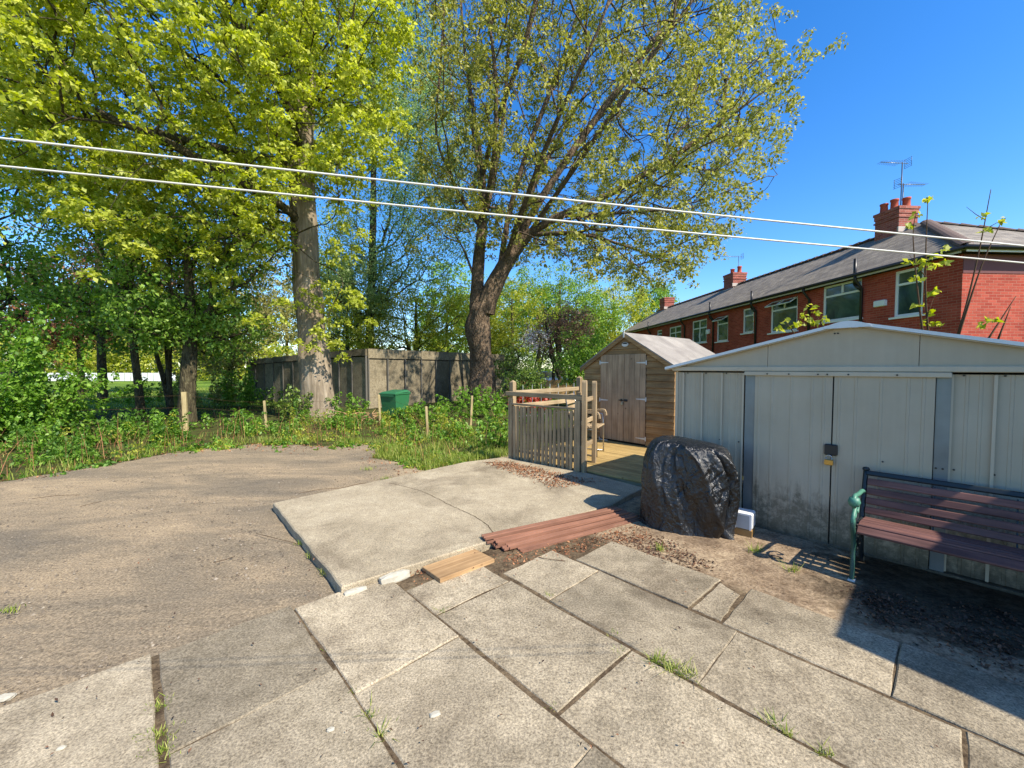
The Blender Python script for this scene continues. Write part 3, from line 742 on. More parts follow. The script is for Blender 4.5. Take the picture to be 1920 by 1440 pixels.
def post(x, y, h, w, par, mat=None, name='post', pointed=True):
    mb = MB().box((0, 0, (h-.04)/2), (w, w, h-.04), None, .005)
    if pointed: mb.add([(-w/2,-w/2,h-.04),(w/2,-w/2,h-.04),(w/2,w/2,h-.04),(-w/2,w/2,h-.04),(0,0,h)], [(0,1,4),(1,2,4),(2,3,4),(3,0,4)])
    o = mb.build(name, mat or M['fence_wood'], par); o.location = (x, y, 0); return o
post(.0, .05, 1.44, .085, pick); post(.03, -.025, 1.16, .07, pick, pointed=False)
post(FL-.04, -.02, 1.2, .09, pick, pointed=False)

def picket(w, t, h):
    prof = [(-w/2, 0), (w/2, 0), (w/2, h-w/2)] + [(w/2*cos(a), h-w/2+w/2*sin(a)) for a in [pi*k/8 for k in range(1, 8)]] + [(-w/2, h-w/2)]
    return MB().extr(prof, -t/2, t/2)
gate = thing('open_gate', 'open gate of two round topped pale pickets beside the slatted panel', 'gate', D0 + dd_*(FL+.06) + Vector((-dd_.y, dd_.x, 0))*-.05, R(65))
o = picket(.085, .062, 1.42).build('gate_picket', M['fence_wood'], gate); o.location = (.0, 0, .05)
o = picket(.085, .062, 1.36).build('gate_picket', M['fence_wood'], gate); o.location = (.62, 0, .08)
for zz in (.45, .83, 1.16): MB().box((.33, .03, zz), (.72, .03, .07), None, .004).build('gate_rail', M['rail_wood'], gate)

side = thing('side_rail_fence', 'two pale horizontal rails on posts along the far left side of the deck', 'fence', D0, RZD)
for zz in (1.21, .97): MB().box((-.02, 1.1, zz), (.04, 2.05, .08), None, .005).build('side_rail', M['rail_wood_y'], side)
post(-.02, 2.15, 1.48, .10, side); post(.06, 2.05, 1.18, .09, side, pointed=False)

# garden chair on the deck
ch0 = G(1127, 851, .1) - Vector((.906, -.42, 0))*.27 - Vector((.42, .906, 0))*.02; ch0.z = .1
chair = thing('garden_chair', 'slatted garden chair with curved arms and thin metal legs half hidden by the gate post', 'chair', ch0, R(65)); chair.scale = (1.08, 1.08, 1.12)
for sx in (-.25, .25):
    MB().tube([(sx, -.24, 0), (sx, -.23, .44), (sx, -.22, .62), (sx, -.05, .68)], .011, 8).tube([(sx, .26, 0), (sx, .18, .44), (sx, .24, .66), (sx, .30, .98)], .011, 8).tube([(sx, -.22, .42), (sx, .2, .42)], .010, 8).tube([(sx,-.24,.02),(sx,.26,.02)], .009, 8).build('leg_frame', M['iron_black'] if sx < 0 else M['steel'], chair)
    a = resample([(sx, -.28, .60), (sx, -.25, .69), (sx, -.1, .685), (sx, .22, .66)], .04)
    for_ = MB()
    for i in range(len(a)-1): for_.bar(a[i], a[i+1] + (a[i+1]-a[i])*.15, .065, .026, (0, 0, 1))
    for_.build('armrest', M['fence_wood'], chair)
for k in range(6):
    MB().box((0, -.22+.083*k, .455-.004*k), (.5, .066, .022), None, .005).build('seat_slat', M['rail_wood'], chair)
for k in range(5):
    MB().box((0, .21+.022*k, .56+.09*k), (.5, .02, .066), Matrix.Rotation(R(-14), 3, 'X'), .005).build('back_slat', M['rail_wood'], chair)

# ================================================================== COVERED OBJECT, TUB, BOARDS
def cover():
    nA, nH = 300, 130; base = Vector((1.80, 4.15, .015)); rz = math.atan2(-.56, .83)
    o = thing('covered_barbecue', 'tall bulging bundle under a crumpled black plastic cover beside the steel shed', 'cover', base, rz)
    AA, TT = np.meshgrid(np.linspace(0, 2*pi, nA, endpoint=False), np.linspace(0, 1, nH))
    kn = np.array([0, .06, .2, .4, .6, .74, .82, .88, .94, 1.0]); zz = np.array([0, .05, .20, .44, .67, .80, .855, .88, .893, .90]); rr = np.array([1.02, 1.0, 1.02, 1.04, .98, .90, .82, .66, .36, 0.0])
    Z = np.interp(TT, kn, zz); Rr = np.interp(TT, kn, rr); e = 3.2
    k5 = np.ones(9)/9
    Rr = np.apply_along_axis(lambda c_: np.convolve(np.pad(c_, 4, 'edge'), k5, 'valid'), 0, Rr); Z = np.apply_along_axis(lambda c_: np.convolve(np.pad(c_, 4, 'edge'), k5, 'valid'), 0, Z); Rr[-1] = 0
    se = 1/((np.abs(np.cos(AA))**e + np.abs(np.sin(AA))**e)**(1/e)); r_ = np.random.default_rng(15); fold = np.zeros_like(AA)
    hang = np.clip((.86-TT)/.5, 0, 1)
    def crease(a0, sl_, w, am, t0, t1, p=1.0, soft=.12):
        d = np.angle(np.exp(1j*(AA - a0 - sl_*(TT-.45) - .10*np.sin(7*TT+a0*3))))
        return am*np.exp(-np.abs(d/w)**p)*np.clip((TT-t0)/soft, 0, 1)*np.clip((t1-TT)/soft, 0, 1)
    for i in range(17):                                  # long hanging folds opening out towards the hem
        a0 = 2*pi*i/17 + r_.normal(0, .12); fold += crease(a0, r_.normal(0, .18), r_.uniform(.05, .11), r_.choice([-1, 1])*r_.uniform(.010, .026), -.3, .9, 1.3, .3)*(.35+.65*hang)
    # big slanting drags of the loose sheet on the side seen in the photo
    for a0, sl_, w, am in ((-2.2, -.8, .26, .022), (-1.6, -1.2, .30, -.035), (-1.05, -1.35, .09, .030), (-.60, -.25, .05, -.055), (-.40, -.15, .10, .028), (-.95, -.5, .05, -.014)):
        fold += crease(a0, sl_, w, am, -.25, .93, 1.2, .22)
    for _ in range(190): fold += crease(r_.uniform(0, 2*pi), r_.normal(-.5, .7), r_.uniform(.014, .04), r_.normal(0, .0062), *(lambda t0: (t0, t0+r_.uniform(.15, .45)))(r_.uniform(-.1, .75)), 1.0, .06)
    for _ in range(170): fold += crease(r_.uniform(-1.5, .6), r_.normal(-.2, 1.3), r_.uniform(.01, .03), r_.normal(0, .0062), *(lambda t0: (t0, t0+r_.uniform(.08, .22)))(r_.uniform(.2, .85)), 1.0, .05)
    sx, sy = .415, .30; dm = np.clip((1-TT)*9, 0, 1); q = Rr*se
    Xc = q*sx*np.cos(AA) + fold*1.25*np.cos(AA)*dm + .03*np.sin(TT*2.2); Yc = q*sy*np.sin(AA) + fold*1.25*np.sin(AA)*dm
    Z = Z + .018*np.sin(3*AA+1)*(1-TT) + fold*.35*TT*dm - .05*np.cos(AA)*Rr*TT; Z = np.maximum(Z, .003)
    v = np.stack([Xc, Yc, Z], 2).reshape(-1, 3); i = np.arange(nA*nH).reshape(nH, nA); j = np.roll(i, -1, 1)
    qd = np.stack([i[:-1], j[:-1], j[1:], i[1:]], 2).reshape(-1, 4)
    t = NT('black_plastic_sheet'); c = t.coord('Object'); n1 = t.noise(t.coord('Object', (1, 1, .35)), 16, 6, .7, 1.2); n2 = t.noise(t.coord('Object', (1, 1, .6)), 48, 4, .7, .6)
    ds = t.noise(c, 3, 5, .7)
    wv = t.N('ShaderNodeVectorMath', operation='ADD'); nz = t.N('ShaderNodeTexNoise'); nz.inputs['Scale'].default_value = 7; t.L(c, nz.inputs['Vector']); sc3 = t.N('ShaderNodeVectorMath', operation='SCALE'); sc3.inputs['Scale'].default_value = .25; t.L(nz.outputs[1], sc3.inputs[0]); t.L(t.coord('Object', (1, 1, .5)), wv.inputs[0]); t.L(sc3.outputs[0], wv.inputs[1])
    vo = t.N('ShaderNodeTexVoronoi', feature='F1'); vo.inputs['Scale'].default_value = 17; t.L(wv.outputs[0], vo.inputs['Vector']); n2 = t.math('ADD', n2, t.math('MULTIPLY', vo.outputs['Distance'], 1.5))
    mat = t.fin(t.ramp(ds, [(.35, lin(15,15,16)), (.6, lin(22,22,23)), (.75, lin(36,36,36))]), t.ramp(ds, [(.35, (.22, .22, .22)), (.7, (.42, .42, .42))]), t.bump(t.math('ADD', n1, t.math('MULTIPLY', n2, .5)), .75, .018), .7)
    npmesh('plastic_sheet', v, qd, mat, o, True)
    return o
cover()
tb = G(1404, 1010)
tub = thing('plastic_tub', 'small white square plastic tub with brown dregs in its lower part against the steel shed', 'tub', tb + Vector((-.005, .075, .012)), RZS + R(8))
MB().box((0, 0, .16), (.165, .165, .15), None, .012).build('tub_body', M['white_plastic'], tub)
MB().box((0, 0, .042), (.160, .160, .084), None, .012).build('tub_base', M['tub_brown'], tub)
for sx in (-1, 1): MB().box((sx*.066, -.085, .15), (.016, .008, .14)).build('front_rim', M['white_plastic'], tub)
MB().box((0, -.085, .225), (.148, .008, .016)).build('front_rim', M['white_plastic'], tub)
MB().box((0, -.0835, .15), (.115, .003, .13)).build('clear_window', plain('grey_clear_plastic', lin(170,172,172), .3), tub)

# red boards stacked along the edge of the pad
ra, rb = G(908, 1030, .03), G(1180, 964, .03)
rdir = (rb-ra).normalized(); rn = Vector((-rdir.y, rdir.x, 0)); RZR = math.atan2(rdir.y, rdir.x)
labs = ['red composite board nearest the pad, top of the stack', 'red composite board second from the pad in the stack', 'red composite board third from the pad in the stack', 'red composite board on the patio side of the stack']
for i, lb in enumerate(labs):
    L_ = 1.62 - .02*i; off = .045 - .07*i; zz = .10 - .026*i
    mb = MB()
    prof = [(-.045, 0), (.045, 0), (.045, .022), (.036, .022), (.033, .012), (.012, .012), (.009, .022), (-.009, .022), (-.012, .012), (-.033, .012), (-.036, .022), (-.045, .022)]
    vs = [(-L_/2, y, z) for y, z in prof] + [(L_/2, y, z) for y, z in prof]; k = len(prof)
    mb.add(vs, [tuple(reversed(range(k))), tuple(range(k, 2*k))] + [(j, (j+1) % k, k+(j+1) % k, k+j) for j in range(k)])
    o = mb.build('composite_board', M['redboard']); o.location = ra + rdir*(.83+.07*i) + rn*off + Vector((0, 0, zz-.03)); o.rotation_euler = (R(6) if i else 0, 0, RZR + R(.8*i-1)); tag(o, lb, 'board', 'red boards stacked beside the pad')
    if i < 3:
        mb = MB(); vs2 = vs; mb.add(vs, [tuple(reversed(range(k))), tuple(range(k, 2*k))] + [(j, (j+1) % k, k+(j+1) % k, k+j) for j in range(k)])
        o = link('composite_board', bpy.data.objects['composite_board'].data, None); o.location = ra + rdir*(.84+.05*i) + rn*(off+.01) + Vector((0, 0, max(.012, zz-.058))); o.rotation_euler = (R(2), 0, RZR + R(.5))
        tag(o, ['underlying red board below the one nearest the pad', 'underlying red board below the second from the pad', 'underlying red board below the third from the pad'][i], 'board', 'red boards stacked beside the pad')
pc = [G(795, 1062, .05), G(893, 1029, .05), G(925, 1049, .05), G(822, 1092, .05)]
pcen = sum(pc, Vector())/4; pdir = (pc[1]-pc[0]+pc[2]-pc[3]).normalized(); pw = ((pc[3]-pc[0]).length+(pc[2]-pc[1]).length)/2; plen = ((pc[1]-pc[0]).length+(pc[2]-pc[3]).length)/2
o = MB().box((0, 0, 0), (plen, pw, .036), None, .004).build('offcut_plank', M['plank_wood']); o.location = pcen - Vector((0, 0, .01)); o.rotation_euler = (R(-2), R(1), math.atan2(pdir.y, pdir.x))
tag(o, 'short pale wide plank lying in front of the concrete pad', 'plank')
def rock(name, c, d, rz, lab, seed):
    r_ = random.Random(seed); mb = MB(); n = 10; prof = [(.0, 0), (.8, .02), (1, .35), (.92, .8), (.6, 1.0), (0, 1.02)]; vs = []; fs = []
    for r0, z in prof:
        for k in range(n):
            a = 2*pi*k/n; q = r0*(1/((abs(cos(a))**4+abs(sin(a))**4)**.25))*(1+r_.uniform(-.16, .12)); vs.append((q*cos(a)*d[0]/2, q*sin(a)*d[1]/2, z*d[2]+(r_.uniform(-.06, .06)*d[2] if z > .1 else 0)))
    for i in range(len(prof)-1):
        for k in range(n): fs.append((i*n+k, i*n+(k+1) % n, (i+1)*n+(k+1) % n, (i+1)*n+k))
    o = mb.add(vs, fs).build(name, M['stone']); o.location = c; o.rotation_euler = (0, 0, rz); return tag(o, lab, 'stone', 'white stones at the pad edge')
pe = (G(1150, 944)-G(640, 1100)); ra_ = math.atan2(pe.y, pe.x)
ed = pp[2]-pp[1]; eo = Vector((ed.y, -ed.x, 0)).normalized()*.045; eo = eo if eo.y < 0 else -eo; flo = lambda q: Vector((q.x, q.y, .012))
rock('white_stone', flo(pp[1]+ed*.31+eo), (.24, .07, .075), ra_, 'long flat white painted stone against the near edge of the pad', 1)
rock('white_stone', flo(pp[1]+ed*.07+eo*.8), (.17, .06, .045), ra_, 'small irregular white stone at the near left corner of the pad', 2)
rock('white_stone', G(8, 1312, .0), (.08, .045, .022), .3, 'small white stone chip at the left edge of the paving', 3)
for (x, y, s_, lb) in ((816, 1341, .05, 'white oval pebble on the broad slab in the foreground'), (620, 1370, .035, 'small pale pebble on the slab left of the grassy joint'), (115, 1405, .03, 'tiny pale stone on the left foreground slab')):
    o = rock('pebble', G(x, y, .034), (s_, s_*.6, .012), .4, lb, x); tag(o, lb, 'pebble', 'pebbles on the paving')

# ================================================================== BENCH
bd = Vector((sin(R(138)), cos(R(138)), 0)); RZB = math.atan2(bd.y, bd.x); BF = Vector((2.60, 3.06, .01))
bench = thing('garden_bench', 'garden bench with maroon wooden slats and green cast iron scrolled ends before the steel shed', 'bench', BF, RZB)
BL = 1.42
bprof = [(.0, .425), (.10, .437), (.20, .43), (.30, .418), (.385, .41)]
seat_c = [(.015, .408, -38), (.085, .436, -6), (.175, .434, 3), (.265, .424, 5), (.35, .412, 6)]
ssl = MB().box((0, 0, 0), (BL, .066, .022), None, .006).build('seat_slat', M['bench_slat'], bench)
for i, (y, zz, a) in enumerate(seat_c):
    o = ssl if i == 0 else copyo(ssl, bench); o.location = (BL/2+.03, y, zz); o.rotation_euler = (R(-a) if i else R(40), 0, 0)
back_c = [(.405, .47), (.432, .543), (.459, .617), (.486, .690)]
bsl = None
for i, (y, zz) in enumerate(back_c):
    if bsl is None: bsl = o = MB().box((0, 0, 0), (BL, .02, .056), None, .006).build('back_slat', M['bench_slat'], bench)
    else: o = copyo(bsl, bench)
    o.location = (BL/2+.03, y, zz); o.rotation_euler = (R(-20), 0, 0)
MB().box((BL/2+.03, .512, .757), (BL+.02, .026, .042), Matrix.Rotation(R(-20), 3, 'X'), .008).build('top_rail', M['iron_black'], bench)
for xx in (.42, .82, 1.2):
    MB().bar((xx, .405, .40), (xx, .522, .72), .024, .008, (1, 0, 0)).bar((xx, .02, .40), (xx, .40, .395), .024, .008).build('brace_strap', M['iron_black'], bench)
def bench_end(x):
    e = MB()
    e.tube(resample([(x, .0, .0), (x, .012, .12), (x, .035, .25), (x, .01, .36), (x, -.03, .43), (x, -.02, .49)], .03), [.017]*1+[.016]*0 if False else .0165, 8)
    fr = e.build('front_leg', M['iron_dkgreen'], bench)
    MB().tube(resample([(x, .47, .0), (x, .40, .15), (x, .385, .32), (x, .415, .45), (x, .475, .62), (x, .53, .775)], .03), .018, 8).lathe([(0, 0), (.022, .004), (.026, .016), (.018, .03), (0, .034)], 10, (x, .532, .77)).build('back_leg', M['iron_black'], bench)
    a = MB()
    a.tube(resample([(x, -.02, .43), (x, -.03, .50), (x, .02, .55), (x, .06, .58), (x, .04, .63), (x, .01, .652)], .02), .014, 8)
    a.tube(resample([(x, .475, .60), (x, .36, .632), (x, .22, .64), (x, .10, .652), (x, .03, .662), (x, -.01, .648), (x, -.025, .61), (x, -.005, .585), (x, .02, .60), (x, .01, .625)], .02), .016, 8)
    a.tube(resample([(x, .03, .58), (x, .08, .54), (x, .06, .49), (x, .02, .50), (x, .03, .54)], .02), .010, 6)
    a.tube(resample([(x, .03, .58), (x, .12, .60), (x, .2, .56), (x, .16, .50), (x, .12, .53)], .02), .010, 6)
    a.lathe([(0, -.035), (.03, -.032), (.04, 0), (.03, .032), (0, .035)], 14, (x, .0, .622))
    a.build('armrest', M['iron_green'], bench)
    l = MB()
    l.tube(resample([(x, .03, .24), (x, .16, .20), (x, .30, .22), (x, .39, .26)], .03), .009, 6)
    for k in range(5):
        y0 = .07+.07*k; l.tube([(x, y0, .22), (x, y0+.02, .41)], .0065, 6)
    for k in range(3): l.tube([(x, .05, .41-.06*k), (x, .39, .40-.05*k)], .0065, 6)
    l.tube([(x, .0, .41), (x, .41, .40)], .012, 6)
    l.build('lattice', M['iron_black'], bench)
    MB().box((x, -.005, .012), (.045, .06, .024), None, .006).build('foot', M['fascia'], bench)
bench_end(.012); bench_end(BL+.048)

# ================================================================== CLOTHES LINES
def cl(a, b, lab, r0=.0021):
    a = Vector(a); b = Vector(b); e = (b-a); pts = []
    for k in range(-14, 55):
        t = k/40; q = a + e*t; q.z -= .004*sin(pi*min(max(t, 0), 1)); pts.append(q)
    o = MB().tube(pts, r0, 8).build('clothes_line', M['line']); return tag(o, lab, 'clothes line', 'white lines strung across the yard')
cl(P(0, 259, .78), P(1920, 461, .98), 'upper of the two white plastic washing lines crossing the view')
cl(P(0, 311, .84), P(1920, 493, 1.06), 'lower of the two white plastic washing lines crossing the view')

# ================================================================== BRICK TERRACE
HO = Vector((12.0, 10.9, -.05)); HRZ = R(3.7); HX = Vector((cos(HRZ), sin(HRZ), 0)); HY = Vector((-sin(HRZ), cos(HRZ), 0))
house = thing('brick_terrace', 'long red brick terrace with grey slate roof and white windows behind the steel shed', 'house', HO, HRZ)
HZ = 4.85; HW = 6.6; HL = 27.0
def hl(px, py):            # photo pixel on the long wall -> local y, z
    q = on_plane(px, py, HO, HX) - HO; return q.dot(HY), q.z
wins = []      # (px0, px1, py0, py1, kind)
WD = [(1677,1731,503,592,'T1'), (1543,1615,529,600,'B2'), (1445,1495,560,622,'O2'), (1393,1413,577,624,'T1'), (1344,1365,592,640,'O1'), (1298,1325,599,643,'G4'), (1255,1277,611,645,'G4'), (1232,1241,618,642,'T1')]
def rectwall(y0, y1, z0, z1, holes):
    ys = sorted({y0, y1, *[h[0] for h in holes], *[h[1] for h in holes]}); zs = sorted({z0, z1, *[h[2] for h in holes], *[h[3] for h in holes]}); mb = MB()
    for a, b in zip(ys[:-1], ys[1:]):
        for c, d in zip(zs[:-1], zs[1:]):
            if any(h[0]-1e-6 <= a and b <= h[1]+1e-6 and h[2]-1e-6 <= c and d <= h[3]+1e-6 for h in holes): continue
            mb.add([(0,b,c),(0,a,c),(0,a,d),(0,b,d)], [(0,1,2,3)])
    for a, b, c, d in holes:
        t = .11
        mb.add([(0,a,c),(0,b,c),(0,b,d),(0,a,d),(t,a,c),(t,b,c),(t,b,d),(t,a,d)], [(0,4,5,1),(1,5,6,2),(2,6,7,3),(3,7,4,0)])
    return mb
holes = []
for px0, px1, py0, py1, kd in WD:
    cx = (px0+px1)/2
    ya, _ = hl(px1, (py0+py1)/2); yb, _ = hl(px0, (py0+py1)/2)
    yc = (ya+yb)/2; _, zt = hl(cx, py0+1); _, zb_ = hl(cx, py1)
    holes.append((ya, yb, max(zb_, .9), zt))
# ground floor openings of the same wall, hidden from this view by the sheds
gf = [(1.2, 2.3, 0.15, 2.2), (4.2, 6.0, .95, 2.2), (9.5, 11.0, .95, 2.2), (15, 16.6, .95, 2.2), (20, 21.5, .95, 2.2)]
rectwall(0, HL, 0, HZ-.12, holes+gf).build('long_wall', M['brick'], house)
MB().add([(0,0,0),(HW,0,0),(HW,0,HZ-.62),(0,0,HZ-.62)], [(0,1,2,3)]).add([(HW,0,0),(HW,HL,0),(HW,HL,HZ-.12),(HW,0,HZ-.12)], [(0,1,2,3)]).add([(0,HL,0),(HW,HL,0),(HW,HL,HZ-.12),(0,HL,HZ-.12)], [(3,2,1,0)]).build('end_wall', M['brick'], house)
MB().box((HW/2, .0, HZ-.37), (HW-.004, .024, .5)).build('render_band', M['fascia_brown'], house)
def window(h, kd):
    a, b, c, d = h; w = b-a; hh = d-c; x = .06; t = .075 if w > .5 else .065
    f = MB()
    f.box((x, (a+b)/2, c+t/2), (.06, w, t)).box((x, (a+b)/2, d-t/2), (.06, w, t)).box((x, a+t/2, (c+d)/2), (.058, t, hh-2*t)).box((x, b-t/2, (c+d)/2), (.058, t, hh-2*t))
    tz = d - hh*(.30 if kd in ('T1', 'B2', 'O2', 'O1') else .36)
    f.box((x, (a+b)/2, tz), (.056, w-2*t, t*.9))
    if kd in ('B2', 'O2'): f.box((x, (a+b)/2, (tz+d)/2), (.052, t, d-tz-1.5*t))
    if kd == 'G4': f.box((x, (a+b)/2, (c+d)/2), (.052, t, hh-2*t))
    fr = f.build('window', M['upvc'], house)
    MB().box((x+.01, (a+b)/2, (c+d)/2), (.012, w-.04, hh-.04)).build('pane', M['glass'], fr)
    MB().box((-.02, (a+b)/2, c-.03), (.13, w+.16, .055)).build('sill', M['upvc'], fr)
    if kd in ('O1', 'O2'):
        segs = [(a+t*.6, (a+b)/2-t*.2), ((a+b)/2+t*.2, b-t*.6)] if kd == 'O2' else [(a+t*.6, b-t*.6)]
        for s0, s1 in segs:
            mb = MB(); H_ = d-tz; A = Matrix.Rotation(R(58), 3, 'Y'); w2 = s1-s0
            for cc, dm in (((0, 0, -H_+.02), (.04, w2, .04)), ((0, 0, -.02), (.04, w2, .04)), ((0, -w2/2+.02, -H_/2), (.04, .04, H_)), ((0, w2/2-.02, -H_/2), (.04, .04, H_))):
                mb.box(A @ Vector(cc) + Vector((x-.04, (s0+s1)/2, d-.03)), dm, A)
            sh = mb.build('open_light', M['upvc'], fr)
            MB().box(A @ Vector((0, 0, -H_/2)) + Vector((x-.04, (s0+s1)/2, d-.03)), (.01, w2-.07, H_-.07), A).build('light_pane', M['glass'], fr)
for h, kd in zip(holes, [w_[4] for w_ in WD]): window(h, kd)
for h in gf: window(h, 'T1')
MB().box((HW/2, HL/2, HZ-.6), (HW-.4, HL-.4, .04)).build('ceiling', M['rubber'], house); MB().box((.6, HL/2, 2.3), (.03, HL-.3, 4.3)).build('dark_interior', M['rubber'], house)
# roof: hipped at the near end
OV = .28; RR = 2.12; e0 = HZ+.02
hx = HW/2
A = [(-OV, -OV, e0), (HW+OV, -OV, e0), (HW+OV, HL+.1, e0), (-OV, HL+.1, e0), (hx, 3.85, e0+RR), (hx, HL+.1, e0+RR)]
def sloped(vs, name):
    me = bpy.data.meshes.new(name); v = [Vector(q) for q in vs]; n = (v[1]-v[0]).cross(v[2]-v[0]).normalized(); k = len(v)
    lo = [q - n*.06 for q in v]; me.from_pydata(v+lo, [], [tuple(range(k)), tuple(reversed(range(k, 2*k)))] + [(i, k+i, k+(i+1) % k, (i+1) % k) for i in range(k)])
    ex_ = (v[1]-v[0]).normalized(); ey_ = n.cross(ex_); l = me.uv_layers.new(name='UVMap')
    for lp in me.loops:
        q = me.vertices[lp.vertex_index].co; l.data[lp.index].uv = (q.dot(ex_), q.dot(ey_))
    return link(name, me, M['slate'], house)
sloped([A[3], A[0], A[4], A[5]], 'roof_slope'); sloped([A[0], A[1], A[4]], 'roof_hip'); sloped([A[1], A[2], A[5], A[4]], 'roof_slope')
MB().add([A[0], A[1], A[2], A[3]], [(3, 2, 1, 0)]).build('soffit', M['fascia'], house)
# ridge and hip tiles, each a half-round
def tiles(a, b, step, w, name='ridge_tile'):
    a = Vector(a); b = Vector(b); L = (b-a).length; d = (b-a).normalized(); s_ = Vector((0, 0, 1)).cross(d).normalized(); u = d.cross(s_); n = int(L/step); proto = None
    Mx = Matrix((d, s_, u)).transposed().to_4x4()
    for i in range(n):
        if proto is None:
            mb = MB(); k = 7; vs = []
            for xx, sc2 in ((-step*.54, .82), (step*.5, 1.25)):
                for j in range(k): an = pi*j/(k-1); vs.append((xx, w*cos(an)*sc2, w*.62*sin(an)*sc2-.03))
            mb.add(vs, [(j, j+1, k+j+1, k+j) for j in range(k-1)] + [tuple(range(k, 2*k))], False); proto = o = mb.build(name, M['ridge'], house)
        else: o = copyo(proto, house)
        o.matrix_local = Matrix.Translation(a + d*(i+.5)*step + Vector((0, 0, .03))) @ Mx @ Matrix.Rotation(R(rnd.uniform(-1.5, 1.5)), 4, 'X')
tiles(A[0], A[4], .3, .15, 'hip_tile'); tiles(A[1], A[4], .45, .12, 'hip_tile'); tiles(A[5], A[4], .45, .13)
MB().tube([(-OV-.03, -OV-.05, e0-.04), (-OV-.03, HL+.1, e0-.04)], .06, 8).tube([(-OV-.08, -OV-.03, e0-.04), (HW+OV, -OV-.03, e0-.04)], .06, 8).build('gutter', M['black_pipe'], house)
MB().box((-OV+.02, HL/2, e0-.10), (.02, HL+.3, .1)).box((HW/2, -OV+.02, e0-.10), (HW+.5, .02, .1)).build('fascia_board', M['fascia'], house)
def pipe(px, py_top, stack=None):
    y, _ = hl(px, 560); zt = e0-.1
    mb = MB().tube([(-OV-.03, y, zt+.05), (-OV-.03, y, zt-.1), (-.06, y, zt-.4), (-.06, y, 0.0)], .045, 8)
    if stack: mb.tube([(-.20, y+.12, zt-.25), (-.20, y+.12, zt+stack)], .05, 8).tube([(-.2, y+.12, zt-.25), (-.07, y, zt-.45)], .05, 8)
    mb.build('drainpipe', M['black_pipe'], house)
pipe(1618, 472, .62); pipe(1520, 540); pipe(1420, 557, .55); pipe(1340, 590, .6); pipe(1286, 600); pipe(1222, 612, .45)
y_, z_ = hl(1653, 569); MB().box((-.05, y_, z_), (.10, .36, .2), None, .02).build('alarm_box', M['upvc'], house)
y_, z_ = hl(1329, 622); MB().box((-.05, y_, z_), (.10, .3, .26), None, .02).build('alarm_box', M['upvc'], house)
def chimney(y, w, l, top, pots, mat):
    c = MB().box((hx, y, (top+e0+RR-.9)/2), (w, l, top-(e0+RR-.9))).build('chimney', M['brick_ch'], house)
    MB().box((hx, y, top-.28), (w+.07, l+.07, .06)).box((hx, y, top+.05), (w+.10, l+.10, .1)).box((hx, y, top-.08), (w+.05, l+.05, .16)).build('chimney_band', M['brick_ch'], c)
    MB().box((hx-w/2-.02, y-.02, e0+RR-.30), (.06, l+.1, .16), Matrix.Rotation(R(33), 3, 'Y')).box((hx, y-l/2-.03, e0+RR-.05), (w+.14, .06, .2)).build('flashing', M['mortar'], c)
    for k, (dx, h) in enumerate(pots):
        MB().lathe([(.14, 0), (.15, .03), (.125, .06), (.115, h*.8), (.135, h*.84), (.135, h), (.10, h), (.095, h-.12), (0, h-.12)], 14, (hx+dx[0], y+dx[1], top+.1)).build('chimney_pot', M['clay'], c)
    return c
chimney(4.95, .76, .95, 7.72, [((-.22, .28), .36), ((-.1, -.02), .42), ((.2, -.2), .42)], 0)
chimney(15.2, .85, 1.0, 7.62, [((-.1, .1), .34), ((.2, -.15), .46)], 0)
chimney(25.0, .85, 1.0, 7.75, [], 0)
def aerial(y, dx, h, top, boom, lab, fl=1):
    q = HO + HX*(hx+dx) + HY*y; q.z = top
    o = thing('tv_aerial', lab, 'aerial', q, HRZ, 'rooftop aerials')
    MB().tube([(0, 0, -.5), (0, 0, h)], .018, 6).build('mast', M['black_pipe'], o)
    b = MB().tube([(-boom*fl, 0, h-.02), (.25*fl, 0, h-.04)], .013, 6)
    for k in range(9): xx = -boom*fl + boom*fl*k/9; b.tube([(xx, -.14-.012*k, h-.03), (xx, .14+.012*k, h-.03)], .006, 4)
    b.build('boom', M['galv'], o)
    g = MB()
    for k in range(6):
        g.tube([(.22*fl, -.15, h-.17+.065*k), (.26*fl, .15, h-.17+.065*k)], .007, 4)
    g.tube([(.24*fl, -.13, h-.18), (.24*fl, -.13, h+.18)], .008, 4).tube([(.24*fl, .13, h-.18), (.24*fl, .13, h+.18)], .008, 4).build('reflector', M['iron_black'], o)
aerial(4.8, .02, 1.75, 7.8, .9, 'tall television aerial pointing left on the nearest chimney', 1)
aerial(5.1, .42, 1.1, 7.8, .9, 'short television aerial on the nearest chimney, below the tall one', -1)
aerial(15.5, .42, 1.3, 7.6, 1.5, 'television aerial above the middle chimney', 1)

# the house corner beside the photographer, out of frame: it throws the shade over the bench end of the patio
HB = 2.75; sh = G(1562, 1192, .034); k_ = (HB-.034)/math.tan(R(SUN_EL)); sh.z = 0
cp = sh + Vector((SV.x, SV.y, 0)).normalized()*k_
ext = thing('house_extension', 'red brick house extension beside the patio to the right', 'house', cp, 0)
e1 = Vector((sin(R(47)), cos(R(47)), 0)); e2 = Vector((sin(R(146)), cos(R(146)), 0))
q_ = [Vector((0, 0, 0)), e2*4.6, e2*4.6+e1*5.2, e1*5.2]; qi = [e1*.1+e2*.1, e2*4.5+e1*.1, e2*4.5+e1*5.1, e1*5.1+e2*.1]
MB().prism([(p.x, p.y) for p in qi], -.05, HB-.16).build('wall', M['brick'], ext)
MB().prism([(p.x, p.y) for p in q_], HB-.16, HB).build('flat_roof', M['felt'], ext)

